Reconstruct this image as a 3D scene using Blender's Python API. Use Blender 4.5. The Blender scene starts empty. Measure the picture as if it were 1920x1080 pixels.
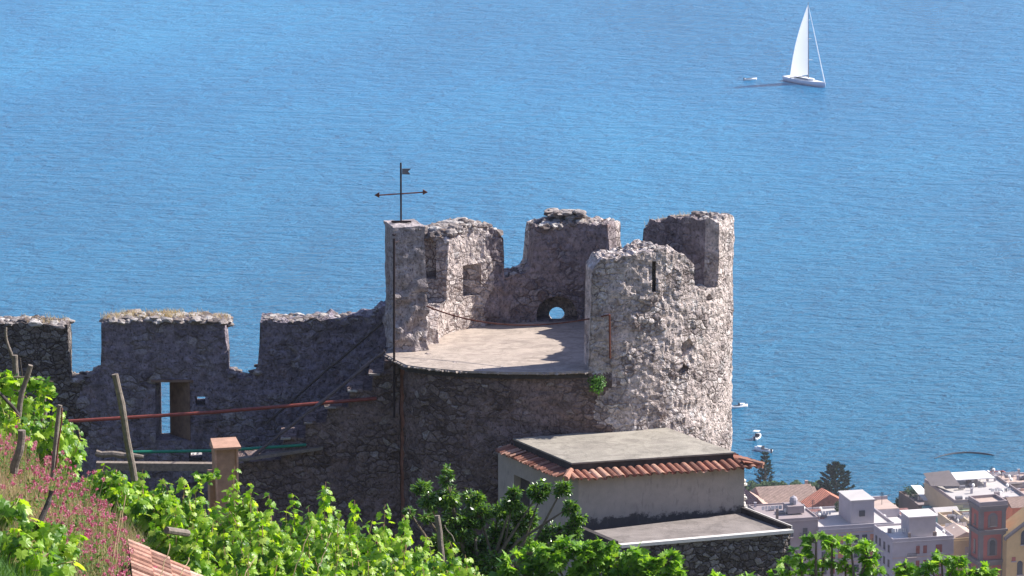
import bpy, bmesh, math, random
from math import radians as R, sin, cos, pi, tan, atan2, sqrt
from mathutils import Vector, Matrix, noise
random.seed(7)
S = bpy.context.scene
C = S.collection

# ------------------------------------------------------------------ camera, sky, sun, exposure
PITCH = 11.5; FPX = 9500.0; CAMZ = 284.0
cd = bpy.data.cameras.new('camera'); cam = bpy.data.objects.new('camera', cd); C.objects.link(cam)
cam.location = (0, 0, CAMZ); cam.rotation_euler = (R(90 - PITCH), 0, 0)
cd.sensor_width = 36; cd.lens = 36 * FPX / 1920; cd.clip_start = 1; cd.clip_end = 30000
S.camera = cam
SUN_AZ, SUN_EL = 17.5, 42.0          # azimuth counted from +X towards +Y
w = bpy.data.worlds.new('World'); S.world = w; w.use_nodes = True
nt = w.node_tree; bg = nt.nodes['Background']
sky = nt.nodes.new('ShaderNodeTexSky'); sky.sky_type = 'NISHITA'; sky.sun_disc = False
sky.sun_elevation = R(SUN_EL); sky.sun_rotation = R(90 - SUN_AZ); sky.air_density = 1.0; sky.dust_density = 0.6; sky.ozone_density = 1.5
tint = nt.nodes.new('ShaderNodeMix'); tint.data_type = 'RGBA'; tint.blend_type = 'MULTIPLY'; tint.inputs[0].default_value = 1; tint.inputs[7].default_value = (1.0, .96, 1.12, 1)
nt.links.new(sky.outputs[0], tint.inputs[6]); nt.links.new(tint.outputs[2], bg.inputs[0]); bg.inputs[1].default_value = 0.098
sd = bpy.data.lights.new('sun', 'SUN'); sd.energy = 5.0; sd.angle = R(0.5); sd.color = (1.0, 0.95, 0.87)
sun = bpy.data.objects.new('sun', sd); C.objects.link(sun)
SDIR = Vector((cos(R(SUN_EL)) * cos(R(SUN_AZ)), cos(R(SUN_EL)) * sin(R(SUN_AZ)), sin(R(SUN_EL))))
sun.rotation_euler = SDIR.to_track_quat('Z', 'Y').to_euler(); sun.location = (60, 100, 330)
S.view_settings.view_transform = 'Standard'; S.view_settings.look = 'None'
S.view_settings.exposure = 0.75; S.view_settings.gamma = 1.0
S.render.engine = 'CYCLES'

# ------------------------------------------------------------------ pixel -> world
_p = R(PITCH); _f = Vector((0, cos(_p), -sin(_p))); _u = Vector((0, sin(_p), cos(_p))); _c = Vector((0, 0, CAMZ))
def ray(px, py): return _f * FPX + Vector((1, 0, 0)) * (px - 960) - _u * (py - 540)
def P(px, py, Y): d = ray(px, py); return _c + d * (Y / d.y)
def G(px, py, z): d = ray(px, py); return _c + d * ((z - CAMZ) / d.z)

# ------------------------------------------------------------------ mesh helpers
class MB:
    def __init__(s): s.v = []; s.f = []; s.m = []
    def add(s, vs, fs, mi=0):
        n = len(s.v); s.v += [tuple(v) for v in vs]; s.f += [tuple(i + n for i in f) for f in fs]; s.m += [mi] * len(fs)
    def box(s, x0, x1, y0, y1, z0, z1, M=None, mi=0):
        vs = [Vector((x, y, z)) for z in (z0, z1) for y in (y0, y1) for x in (x0, x1)]
        if M is not None: vs = [M @ v for v in vs]
        s.add(vs, [(0, 2, 3, 1), (4, 5, 7, 6), (0, 1, 5, 4), (2, 6, 7, 3), (0, 4, 6, 2), (1, 3, 7, 5)], mi)
    def tube(s, pts, rs, n=8, cap=True, mi=0):
        pts = [Vector(p) for p in pts]
        if not hasattr(rs, '__len__'): rs = [rs] * len(pts)
        vs = []; k = len(pts)
        for i, p in enumerate(pts):
            t = (pts[min(i + 1, k - 1)] - pts[max(i - 1, 0)]).normalized()
            a = t.cross(Vector((0, 0, 1)) if abs(t.z) < .9 else Vector((1, 0, 0))).normalized(); b = t.cross(a)
            for j in range(n):
                q = 2 * pi * j / n; vs.append(p + (a * cos(q) + b * sin(q)) * rs[i])
        fs = [(i * n + j, i * n + (j + 1) % n, (i + 1) * n + (j + 1) % n, (i + 1) * n + j) for i in range(k - 1) for j in range(n)]
        if cap: fs += [tuple(range(n - 1, -1, -1)), tuple(range((k - 1) * n, k * n))]
        s.add(vs, fs, mi)
    def prism(s, poly, z0, z1, M=None, mi=0):      # poly = (x,y) list, CCW
        n = len(poly); vs = [Vector((x, y, z0)) for x, y in poly] + [Vector((x, y, z1)) for x, y in poly]
        if M is not None: vs = [M @ v for v in vs]
        s.add(vs, [tuple(range(n - 1, -1, -1)), tuple(range(n, 2 * n))] + [(i, (i + 1) % n, n + (i + 1) % n, n + i) for i in range(n)], mi)
    def quadslab(s, q, t, mi=0):                  # q = 4 top corners, thickness t downwards
        q = [Vector(a) for a in q]; d = Vector((0, 0, -t)); vs = q + [a + d for a in q]
        s.add(vs, [(0, 1, 2, 3), (7, 6, 5, 4), (0, 4, 5, 1), (1, 5, 6, 2), (2, 6, 7, 3), (3, 7, 4, 0)], mi)
    def rock(s, c, r, seed=0, sub=1, sq=(1, 1, .7), mi=0):
        vs, fs = ICO[sub]; c = Vector(c); o = Vector((seed * 3.17, seed * 1.3, seed * .7))
        rot = Matrix.Rotation(seed * 1.7, 3, 'Z')
        out = []
        for v in vs:
            k = 1 + .55 * noise.noise(v * 1.3 + o) + .25 * noise.noise(v * 3.1 + o)
            out.append(c + rot @ Vector((v.x * r * k * sq[0], v.y * r * k * sq[1], v.z * r * k * sq[2])))
        s.add(out, fs, mi)
    def build(s, name, mats, parent=None, smooth=False, loc=None):
        me = bpy.data.meshes.new(name)
        L = Vector(parent_loc(parent)) if parent is not None else (Vector(loc) if loc is not None else None)
        if L is None:
            n = max(1, len(s.v)); xs = [a[0] for a in s.v]; ys = [a[1] for a in s.v]; zs = [a[2] for a in s.v]
            L = Vector(((min(xs) + max(xs)) / 2, (min(ys) + max(ys)) / 2, min(zs)))
        me.from_pydata([(a[0] - L.x, a[1] - L.y, a[2] - L.z) for a in s.v], [], s.f)
        if not isinstance(mats, (list, tuple)): mats = [mats]
        for m in mats: me.materials.append(m)
        if len(mats) > 1: me.polygons.foreach_set('material_index', s.m)
        if smooth: me.polygons.foreach_set('use_smooth', [True] * len(me.polygons))
        me.update()
        o = bpy.data.objects.new(name, me); C.objects.link(o)
        if parent is not None: o.parent = parent
        else: o.location = L
        return o
def parent_loc(o):
    L = Vector(o.location)
    while o.parent: o = o.parent; L += o.location
    return L
def mkico(sub):
    b = bmesh.new(); bmesh.ops.create_icosphere(b, subdivisions=sub, radius=1); b.verts.ensure_lookup_table()
    r = ([v.co.copy() for v in b.verts], [tuple(v.index for v in f.verts) for f in b.faces]); b.free(); return r
ICO = {1: mkico(1), 2: mkico(2), 3: mkico(3)}
def tag(o, label=None, cat=None, group=None, kind=None):
    if label: o['label'] = label
    if cat: o['category'] = cat
    if group: o['group'] = group
    if kind: o['kind'] = kind
    return o
def thing(name, label, cat, loc, group=None):
    o = bpy.data.objects.new(name, None); C.objects.link(o); o.location = loc; o.empty_display_size = .3
    return tag(o, label, cat, group)
def boolean(o, cutter_mb, solver='EXACT'):
    c = cutter_mb.build('cutter', MAT_TMP, None)
    bb = bmesh.new(); bb.from_mesh(c.data); bmesh.ops.recalc_face_normals(bb, faces=bb.faces); bb.to_mesh(c.data); bb.free()
    m = o.modifiers.new('b', 'BOOLEAN'); m.operation = 'DIFFERENCE'; m.object = c; m.solver = solver
    bpy.context.view_layer.update()
    dg = bpy.context.evaluated_depsgraph_get()
    me = bpy.data.meshes.new_from_object(o.evaluated_get(dg)); old = o.data
    n0 = len(old.polygons)
    o.modifiers.remove(m)
    if len(me.polygons) > n0 * .5: o.data = me
    else: print('BOOLEAN FAILED', o.name, n0, len(me.polygons))
    bpy.data.objects.remove(c)

# ------------------------------------------------------------------ materials
def newmat(name):
    m = bpy.data.materials.new(name); m.use_nodes = True; t = m.node_tree; t.nodes.clear()
    o = t.nodes.new('ShaderNodeOutputMaterial'); b = t.nodes.new('ShaderNodeBsdfPrincipled'); t.links.new(b.outputs[0], o.inputs[0])
    return m, t, b, o
MAT_TMP = bpy.data.materials.new('cut')
class N:
    def __init__(s, t):
        s.t = t; s.co = t.nodes.new('ShaderNodeTexCoord').outputs['Object']
    def map(s, sc=(1, 1, 1), co=None):
        n = s.t.nodes.new('ShaderNodeMapping'); n.inputs['Scale'].default_value = sc; s.t.links.new(co or s.co, n.inputs[0]); return n.outputs[0]
    def noise(s, scale, detail=4, rough=.6, co=None, dist=0):
        n = s.t.nodes.new('ShaderNodeTexNoise'); n.inputs['Scale'].default_value = scale; n.inputs['Detail'].default_value = detail
        n.inputs['Roughness'].default_value = rough; n.inputs['Distortion'].default_value = dist; s.t.links.new(co or s.co, n.inputs['Vector']); return n.outputs
    def vor(s, scale, feature='F1', co=None, rnd=1.0):
        n = s.t.nodes.new('ShaderNodeTexVoronoi'); n.feature = feature; n.inputs['Scale'].default_value = scale; n.inputs['Randomness'].default_value = rnd
        s.t.links.new(co or s.co, n.inputs['Vector']); return n.outputs
    def ramp(s, fac, stops, interp='LINEAR'):
        n = s.t.nodes.new('ShaderNodeValToRGB'); e = n.color_ramp.elements; n.color_ramp.interpolation = interp
        while len(e) < len(stops): e.new(.5)
        for a, (p, c) in zip(e, stops):
            a.position = p; a.color = (c, c, c, 1) if isinstance(c, (int, float)) else (*c, 1)
        s.t.links.new(fac, n.inputs[0]); return n.outputs[0]
    def mix(s, fac, a, b, mode='MIX'):
        n = s.t.nodes.new('ShaderNodeMix'); n.data_type = 'RGBA'; n.blend_type = mode
        for inp, v in ((n.inputs[0], fac), (n.inputs[6], a), (n.inputs[7], b)):
            if isinstance(v, (int, float)): inp.default_value = v
            elif isinstance(v, tuple): inp.default_value = (*v, 1)
            else: s.t.links.new(v, inp)
        return n.outputs[2]
    def math(s, op, a, b=None):
        n = s.t.nodes.new('ShaderNodeMath'); n.operation = op
        for inp, v in ((n.inputs[0], a), (n.inputs[1], b)):
            if v is None: continue
            if isinstance(v, (int, float)): inp.default_value = v
            else: s.t.links.new(v, inp)
        return n.outputs[0]
    def bump(s, h, strength, dist, b, nrm=None):
        n = s.t.nodes.new('ShaderNodeBump'); n.inputs['Strength'].default_value = strength; n.inputs['Distance'].default_value = dist
        s.t.links.new(h, n.inputs['Height'])
        if nrm: s.t.links.new(nrm, n.inputs['Normal'])
        s.t.links.new(n.outputs[0], b.inputs['Normal']); return n.outputs[0]
def link(t, a, b): t.links.new(a, b)

def stone_mat(name, stones, plaster, pl_lo=.45, pl_hi=.6, cell=3.2, mortar=(.20, .17, .165), stain=.6, bump=.05, lime=.25, gain=1.0):
    m, t, b, o = newmat(name); n = N(t)
    wob = n.noise(2.2, 3, .6)
    vec = t.nodes.new('ShaderNodeVectorMath'); vec.operation = 'MULTIPLY_ADD'; link(t, wob[1], vec.inputs[0]); vec.inputs[1].default_value = (.35,) * 3; link(t, n.co, vec.inputs[2])
    flat = n.map((1, 1, 1.6), vec.outputs[0])
    c = n.vor(cell, 'F1', flat); e = n.vor(cell, 'DISTANCE_TO_EDGE', flat)
    rnd = t.nodes.new('ShaderNodeSeparateColor'); link(t, c['Color'], rnd.inputs[0])
    st = n.ramp(rnd.outputs[0], stones)
    fine = n.noise(14, 5, .75); mid = n.noise(5, 4, .65)
    st = n.mix(.55, st, n.ramp(fine[0], [(.3, .25), (.7, .9)]), 'MULTIPLY') if False else n.mix(1, st, n.ramp(fine[0], [(.32, .4), (.68, 1.5)]), 'MULTIPLY')
    em = n.ramp(e[0], [(.015, 0), (.09, 1)])
    body = n.mix(em, mortar, st)
    big = n.noise(.9, 5, .62)
    pm = n.ramp(big[0], [(pl_lo, 0), (pl_hi, 1)])
    pcol = n.mix(1, plaster, n.ramp(mid[0], [(.3, .5), (.7, 1.35)]), 'MULTIPLY')
    pcol = n.mix(n.ramp(n.vor(9, 'F1', n.map((1.2, 1.2, .6), vec.outputs[0]))[0], [(.10, .6), (.34, 0)]), pcol, tuple(x * .2 for x in plaster))
    pock = n.ramp(fine[0], [(.36, 1), (.46, 0)])
    pcol = n.mix(pock, pcol, tuple(x * .45 for x in plaster))
    col = n.mix(pm, body, pcol)
    sv = n.noise(1, 4, .6, n.map((2.4, 2.4, .35)))
    col = n.mix(n.ramp(sv[0], [(.5, 0), (.75, stain)]), col, (.085, .065, .06))
    col = n.mix(n.ramp(n.noise(1.7, 4, .7)[0], [(.58, 0), (.72, .45)]), col, (.30, .17, .12))
    col = n.mix(n.ramp(n.noise(3.4, 6, .78, dist=.6)[0], [(.55, 0), (.66, lime)]), col, tuple(min(.85, x * 1.9) for x in plaster))
    if gain != 1: col = n.mix(1, col, (gain, gain * .985, gain * .97), 'MULTIPLY')
    link(t, col, b.inputs['Base Color']); b.inputs['Roughness'].default_value = .95; b.inputs['Specular IOR Level'].default_value = .15
    h = n.math('ADD', n.math('MULTIPLY', n.ramp(e[0], [(0, 0), (.16, 1)]), n.math('SUBTRACT', 1.0, n.math('MULTIPLY', pm, .7))), n.math('MULTIPLY', fine[0], 1.3))
    h = n.math('ADD', h, n.math('MULTIPLY', n.noise(38, 3, .6)[0], .5))
    h = n.math('ADD', h, n.math('MULTIPLY', n.ramp(n.vor(9, 'F1', n.map((1.2, 1.2, .6), vec.outputs[0]))[0], [(.1, 0), (.36, 1)]), .8))
    n.bump(h, 1.0, bump, b)
    return m
def plain(name, col, rough=.8, var=.25, scale=6, bump=0.0, bscale=20, spec=.3, metal=0, stain=None):
    m, t, b, o = newmat(name); n = N(t)
    f = n.noise(scale, 5, .65)
    c = n.mix(1, col, n.ramp(f[0], [(.25, 1 - var), (.75, 1 + var)]), 'MULTIPLY')
    if stain:
        c = n.mix(n.ramp(n.noise(scale * .3, 4, .7, dist=.5)[0], [(.48, 0), (.68, stain[1])]), c, stain[0])
    link(t, c, b.inputs['Base Color']); b.inputs['Roughness'].default_value = rough; b.inputs['Specular IOR Level'].default_value = spec; b.inputs['Metallic'].default_value = metal
    if bump: n.bump(n.noise(bscale, 4, .6)[0], 1, bump, b)
    return m
def leafmat(name, cols, trans=.45, rough=.45, spec=.5, tcol=None):
    m, t, b, o = newmat(name); n = N(t)
    g = t.nodes.new('ShaderNodeNewGeometry')
    c = n.ramp(g.outputs['Random Per Island'], [(i / (len(cols) - 1), x) for i, x in enumerate(cols)])
    link(t, c, b.inputs['Base Color']); b.inputs['Roughness'].default_value = rough; b.inputs['Specular IOR Level'].default_value = spec
    tr = t.nodes.new('ShaderNodeBsdfTranslucent')
    tc = n.mix(1, c, tcol or (1.5, 1.5, .5), 'MULTIPLY'); link(t, tc, tr.inputs[0])
    mx = t.nodes.new('ShaderNodeMixShader'); mx.inputs[0].default_value = trans
    link(t, b.outputs[0], mx.inputs[1]); link(t, tr.outputs[0], mx.inputs[2]); link(t, mx.outputs[0], o.inputs[0])
    return m

GREYS = [(0, (.26, .22, .22)), (.35, (.42, .365, .36)), (.7, (.52, .455, .44)), (1, (.72, .66, .64))]
DARKS = [(0, (.15, .11, .10)), (.5, (.27, .20, .185)), (.92, (.35, .275, .255)), (1, (.52, .46, .44))]
M = {}
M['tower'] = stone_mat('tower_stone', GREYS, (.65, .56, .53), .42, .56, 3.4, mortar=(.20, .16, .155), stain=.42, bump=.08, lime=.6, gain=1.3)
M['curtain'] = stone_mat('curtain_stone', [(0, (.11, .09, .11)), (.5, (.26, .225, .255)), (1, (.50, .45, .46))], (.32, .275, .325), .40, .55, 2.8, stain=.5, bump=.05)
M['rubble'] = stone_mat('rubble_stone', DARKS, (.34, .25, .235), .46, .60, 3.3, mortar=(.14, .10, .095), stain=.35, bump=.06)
M['rubble2'] = stone_mat('rubble_wall', [(0, (.13, .11, .10)), (.5, (.22, .19, .18)), (1, (.38, .35, .33))], (.25, .21, .19), .7, .8, 4.2, mortar=(.07, .055, .05), stain=.3, bump=.05)
M['inner_shade'] = stone_mat('inner_shade_stone', [(0, (.16, .13, .135)), (.5, (.27, .225, .235)), (1, (.42, .37, .37))], (.36, .30, .31), .42, .56, 3.0, mortar=(.15, .12, .13), stain=.45, bump=.05)  # darker tower stone, shade of the inner back wall put into the colour
M['pillar'] = stone_mat('pillar_stone', GREYS, (.46, .40, .40), .38, .48, 3.4, stain=.4, bump=.04)
def rock_mat():
    m, t, b, o = newmat('loose_rock'); n = N(t); g = t.nodes.new('ShaderNodeNewGeometry')
    c = n.ramp(g.outputs['Random Per Island'], [(0, (.12, .095, .09)), (.4, (.27, .23, .215)), (.75, (.38, .34, .32)), (1, (.56, .52, .49))])
    c = n.mix(1, c, n.ramp(n.noise(10, 5, .7)[0], [(.3, .55), (.7, 1.3)]), 'MULTIPLY'); c = n.mix(n.ramp(n.noise(2.5, 4, .7)[0], [(.55, 0), (.68, .6)]), c, (.22, .13, .07))
    link(t, c, b.inputs['Base Color']); b.inputs['Roughness'].default_value = .95; n.bump(n.noise(22, 4, .7)[0], 1, .03, b); return m
M['rock'] = rock_mat()
M['terrace'] = plain('terrace_screed', (.42, .35, .30), .9, .3, 1.6, .012, 14, .2, stain=((.27, .215, .18), .6))
def screed_mat(name, col, dk, sc=1.0):
    m, t, b, o = newmat(name); n = N(t); c = n.mix(1, col, n.ramp(n.noise(1.3 * sc, 6, .7, dist=.8)[0], [(.3, .66), (.5, .98), (.7, 1.18)]), 'MULTIPLY')
    c = n.mix(n.ramp(n.noise(.8 * sc, 5, .75, n.map((1, 2.2, 1)), 1.2)[0], [(.50, 0), (.60, .55)]), c, dk)
    c = n.mix(n.ramp(n.vor(.45, 'DISTANCE_TO_EDGE', n.noise(.9, 3)[1])[0], [(.003, .28), (.012, 0)]), c, tuple(x * .35 for x in col))
    c = n.mix(n.ramp(n.noise(26, 3, .7)[0], [(.6, 0), (.72, .5)]), c, tuple(x * .5 for x in col))
    link(t, c, b.inputs['Base Color']); b.inputs['Roughness'].default_value = .92; n.bump(n.noise(12, 5, .7)[0], 1, .015, b); return m
M['terrace'] = screed_mat('terrace_screed', (.43, .355, .30), (.25, .20, .175))
M['slab'] = plain('roof_screed', (.35, .315, .265), .85, .10, 1.1, .004, 14, .25, stain=((.30, .26, .22), .5))
M['slab'] = screed_mat('roof_screed', (.34, .305, .255), (.24, .21, .18), .8)
M['slab2'] = plain('low_roof_screed', (.25, .21, .185), .9, .14, 1.5, .004, 14, .2, stain=((.17, .14, .12), .5))
M['slab2'] = screed_mat('low_roof_screed', (.25, .215, .195), (.165, .14, .125), .9)
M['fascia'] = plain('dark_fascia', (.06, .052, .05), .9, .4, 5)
M['render'] = plain('grey_render', (.33, .315, .30), .9, .12, 3, .006, 30, .2, stain=((.20, .175, .17), .5))
M['damp'] = plain('damp_stain', (.05, .042, .045), .95, .6, 7)
M['coping'] = plain('white_coping', (.72, .68, .63), .8, .12, 7, .003)
M['wood'] = plain('weathered_wood', (.23, .19, .16), .9, .45, 12, .01, 40, .2)
M['darkwood'] = plain('dark_wood', (.09, .075, .07), .9, .4, 10, .01, 40, .2)
M['shadewood'] = plain('shaded_pole', (.14, .115, .12), .9, .4, 10, .01, 40, .2)  # handrail wood darkened so its colour carries the shade by the stair
M['rust'] = plain('rusty_iron', (.16, .055, .035), .75, .45, 14, .002, 40, .3)
M['rust2'] = plain('rust_stained_mortar', (.34, .17, .13), .9, .45, 5, .02, 20, .1)
M['iron'] = plain('dark_iron', (.035, .022, .025), .6, .3, 10)
M['redpipe'] = plain('red_brown_paint', (.23, .055, .04), .5, .3, 9, 0, 20, .4)
M['greenpipe'] = plain('green_plastic', (.01, .22, .13), .4, .2, 9, 0, 20, .5)
M['terracotta'] = plain('terracotta', (.45, .27, .195), .85, .25, 5, .004, 30, .2, stain=((.30, .17, .13), .5))
def tile_mat(name, base, alt):
    m, t, b, o = newmat(name); n = N(t); g = t.nodes.new('ShaderNodeNewGeometry')
    c = n.ramp(g.outputs['Random Per Island'], [(0, tuple(x * .45 for x in base)), (.4, base), (.75, alt), (1, tuple(min(1, x * 1.45 + .04) for x in alt))])
    c = n.mix(1, c, n.ramp(n.noise(9, 5, .7)[0], [(.3, .65), (.7, 1.25)]), 'MULTIPLY')
    c = n.mix(n.ramp(n.noise(3.5, 4, .7)[0], [(.6, 0), (.75, .6)]), c, (.16, .12, .10))
    link(t, c, b.inputs['Base Color']); b.inputs['Roughness'].default_value = .9; n.bump(n.noise(30, 3, .6)[0], 1, .005, b); return m
M['tile'] = tile_mat('clay_tile', (.33, .135, .09), (.48, .27, .19))
M['paletile'] = tile_mat('pale_clay_tile', (.52, .27, .19), (.62, .40, .31))
M['soil'] = plain('hillside_soil', (.075, .075, .04), .95, .5, .8, .05, 4, .1, stain=((.05, .08, .02), .8))
M['vine'] = leafmat('vine_leaf', [(.05, .14, .012), (.13, .29, .02), (.24, .42, .03), (.36, .54, .05), (.52, .62, .14)], .5, .40, .5)
M['citrus'] = leafmat('glossy_leaf', [(.03, .085, .018), (.08, .18, .03), (.15, .28, .05), (.28, .44, .13)], .38, .25, .8)
M['fig'] = leafmat('fig_leaf', [(.07, .18, .02), (.15, .32, .03), (.26, .46, .05), (.38, .56, .12)], .45, .45, .5)
M['caper'] = leafmat('caper_leaf', [(.04, .13, .02), (.09, .24, .03), (.15, .32, .05)], .35)
M['pine'] = leafmat('conifer', [(.012, .032, .022), (.02, .05, .03), (.035, .075, .04)], .1, .7, .2)
M['hedge'] = leafmat('hedge_leaf', [(.02, .05, .018), (.045, .09, .03), (.07, .12, .04)], .15, .7, .2)
M['flower'] = leafmat('red_flower', [(.44, .06, .15), (.60, .12, .25), (.64, .26, .34), (.62, .38, .36)], .35, .7, .2, (1.2, .8, .9))
M['stem'] = leafmat('pinkish_stem', [(.30, .34, .10), (.54, .42, .24), (.56, .36, .27), (.38, .44, .15)], .3, .8, .2, (1.1, 1, .8))
M['dry'] = leafmat('dry_grass', [(.50, .38, .20), (.62, .48, .30), (.42, .40, .17)], .3, .8, .2, (1.1, 1, .8))
M['greengrass'] = leafmat('green_herb', [(.06, .15, .03), (.10, .22, .04), (.16, .28, .06)], .35, .7, .3)
M['bark'] = plain('bark', (.20, .16, .125), .95, .35, 14, .01, 40, .1)
M['caperstem'] = plain('thin_twig', (.3, .24, .17), .9)
M['white'] = plain('white_gloss', (.80, .80, .80), .4, .04, 2)
M['hull'] = plain('pale_blue_hull', (.60, .68, .80), .35, .05, 1)
M['sail'] = leafmat('sail_cloth', [(.95, .94, .95), (.95, .94, .95)], .65, .8, .1, (1, 1, 1))
M['dark'] = plain('dark_trim', (.03, .035, .05), .5)

# ------------------------------------------------------------------ ground and sea
def lerp(tab, x):
    if x <= tab[0][0]: return tab[0][1]
    for (a, fa), (b, fb) in zip(tab, tab[1:]):
        if x <= b: return fa + (fb - fa) * (x - a) / (b - a)
    return tab[-1][1]
PROF = [(-60, 300), (0, 281.5), (20, 277), (40, 271.3), (60, 266.0), (70, 263.9), (80, 261.7), (88, 259.6), (100, 256), (115, 251.5), (130, 246), (148, 243.5), (158, 239.5), (170, 232),
        (250, 198), (400, 130), (600, 62), (800, 22), (900, 8), (980, 3), (1140, 1.5), (1158, -1.5), (1400, -18), (6000, -20)]
def ground(x, y):
    z = lerp(PROF, y)
    if 45 < y < 140:
        f = min(1, (y - 45) / 15) * max(0, min(1, (118 - y) / 30))
        edge = -3.9 - (y - 68) * .02
        if x < edge: z += f * min(9, .72 * (edge - x))
        if x > 1: z -= f * min(5, .38 * (x - 1))
    if 110 < y < 160 and x < -6: z += .35 * min(4, -6 - x) * max(0, min(1, (160 - y) / 20)) * .6
    if 1120 < y < 1180: z += 1.1 * noise.noise(Vector((x * .03, y * .03, 5)))
    if y > 165: z += 6 * noise.noise(Vector((x * .01, y * .01, 0))) * min(1, (y - 165) / 100) * max(0, min(1, (900 - y) / 200))
    return z
def make_ground():
    ys = [-60 + 6 * i for i in range(18)] + [48 + 1.0 * i for i in range(125)]
    while ys[-1] < 5990: ys.append(min(5990, ys[-1] + max(3, (ys[-1] - 150) * .04)))
    xs = [0.0]; st = .6
    while xs[-1] < 2990: xs.append(min(2990, xs[-1] + max(.7, xs[-1] * .07)))
    xs = [-a for a in xs[:0:-1]] + xs
    vs = []; n = len(xs)
    for y in ys:
        for x in xs:
            z = ground(x, y)
            if 40 < y < 170: z += .12 * noise.noise(Vector((x * .9, y * .9, 0)))
            vs.append((x, y, z))
    fs = [(j * n + i, j * n + i + 1, (j + 1) * n + i + 1, (j + 1) * n + i) for j in range(len(ys) - 1) for i in range(n - 1)]
    b = MB(); b.add(vs, fs); o = b.build('ground', M['soil'], smooth=True); tag(o, 'hillside falling from the vineyard past the castle to the shore', kind='structure')
make_ground()

def sea_mat():
    m, t, b, o = newmat('sea_water'); n = N(t)
    big = n.noise(.007, 5, .6, n.map((.8, .3, 1)), .5)
    c = n.ramp(big[0], [(.33, (.005, .140, .30)), (.5, (.009, .180, .37)), (.66, (.018, .225, .43))])
    sy = t.nodes.new('ShaderNodeSeparateXYZ'); link(t, n.co, sy.inputs[0]); dy_ = n.math('MULTIPLY_ADD', sy.outputs[1], 1 / 1100.0); t.nodes[-1].inputs[2].default_value = .6
    c = n.mix(n.ramp(dy_, [(.0, .75), (.55, 0)]), c, (.007, .105, .18))
    link(t, c, b.inputs['Base Color']); b.inputs['Roughness'].default_value = .26; b.inputs['IOR'].default_value = 1.33; b.inputs['Specular IOR Level'].default_value = .22
    b.inputs['Specular Tint'].default_value = (.62, .92, 1, 1)
    w1 = n.noise(.12, 4, .62, n.map((.5, 1, 1)), .3); w2 = n.noise(.36, 4, .66, n.map((.5, 1, 1)), .4); w3 = n.noise(1.4, 3, .65, n.map((.45, 1, 1)))
    h = n.math('ADD', n.math('MULTIPLY', w1[0], 3.6), n.math('ADD', n.math('MULTIPLY', w2[0], 2.2), n.math('MULTIPLY', w3[0], .5)))
    n.bump(h, 1.0, 1.0, b); return m
M['sea'] = sea_mat()
b = MB(); b.add([(-2990, 1100, 0), (2990, 1100, 0), (2990, 5990, 0), (-2990, 5990, 0)], [(0, 1, 2, 3)])
tag(b.build('sea', M['sea'], loc=(0, 1800, 0)), 'blue rippled sea', kind='structure')

# ------------------------------------------------------------------ the ruined round tower
ZT = 252.75; CEN = G(1062, 640, ZT); RX, RY, TH = 4.87, 3.95, 1.1
def ell(t, dr=0.0):
    c, s = cos(R(t)), sin(R(t)); n = 4.0 if (c < 0 and s < 0) else 2.0
    sx = math.copysign(abs(c) ** (2 / n), c); sy = math.copysign(abs(s) ** (2 / n), s)
    return Vector((CEN.x + (RX + dr) * sx, CEN.y + (RY + dr) * sy, 0))
TOPS = [(-82, 2.9), (-79, 3.22), (-70, 3.3), (-66, 3.36), (-58, 3.46), (-50, 3.32), (-45, 3.0), (-41.5, 2.85), (-41, 2.0), (-27, 1.92), (-26.4, 3.9), (-15, 3.95), (0, 3.7), (30, 3.4), (48, 3.15), (52.5, 2.95), (53.3, 1.85),
        (69.5, 1.9), (70.5, 2.95), (85, 2.98), (98, 2.9), (104, 2.92), (105, 1.75), (107, 1.5), (119, 1.45), (119.9, 2.65), (124, 2.9), (135, 3.1), (152, 3.0), (158, 2.8), (160, 1.0), (180, .8), (181, -.07), (277.4, -.07), (278, 3.2)]
def tdisp(p):
    d, _ = noise.voronoi(p * 3.1)
    q = Vector((p.x, p.y, p.z))
    k = .03 * min(.4, d[1] - d[0]) + .022 * noise.noise(q * 7) + .026 * noise.noise(Vector((q.x * 11, q.y * 11, q.z * 6))) + .03 * noise.noise(q * 2.1) - .03 * max(0, noise.noise(q * 4.2 + Vector((9, 2, 1))) - .15)
    return k
def vdisp(p, a=.035): return (noise.noise_vector(p * 1.9) * 1.1 + noise.noise_vector(p * 5.5) * .7) * a
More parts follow.
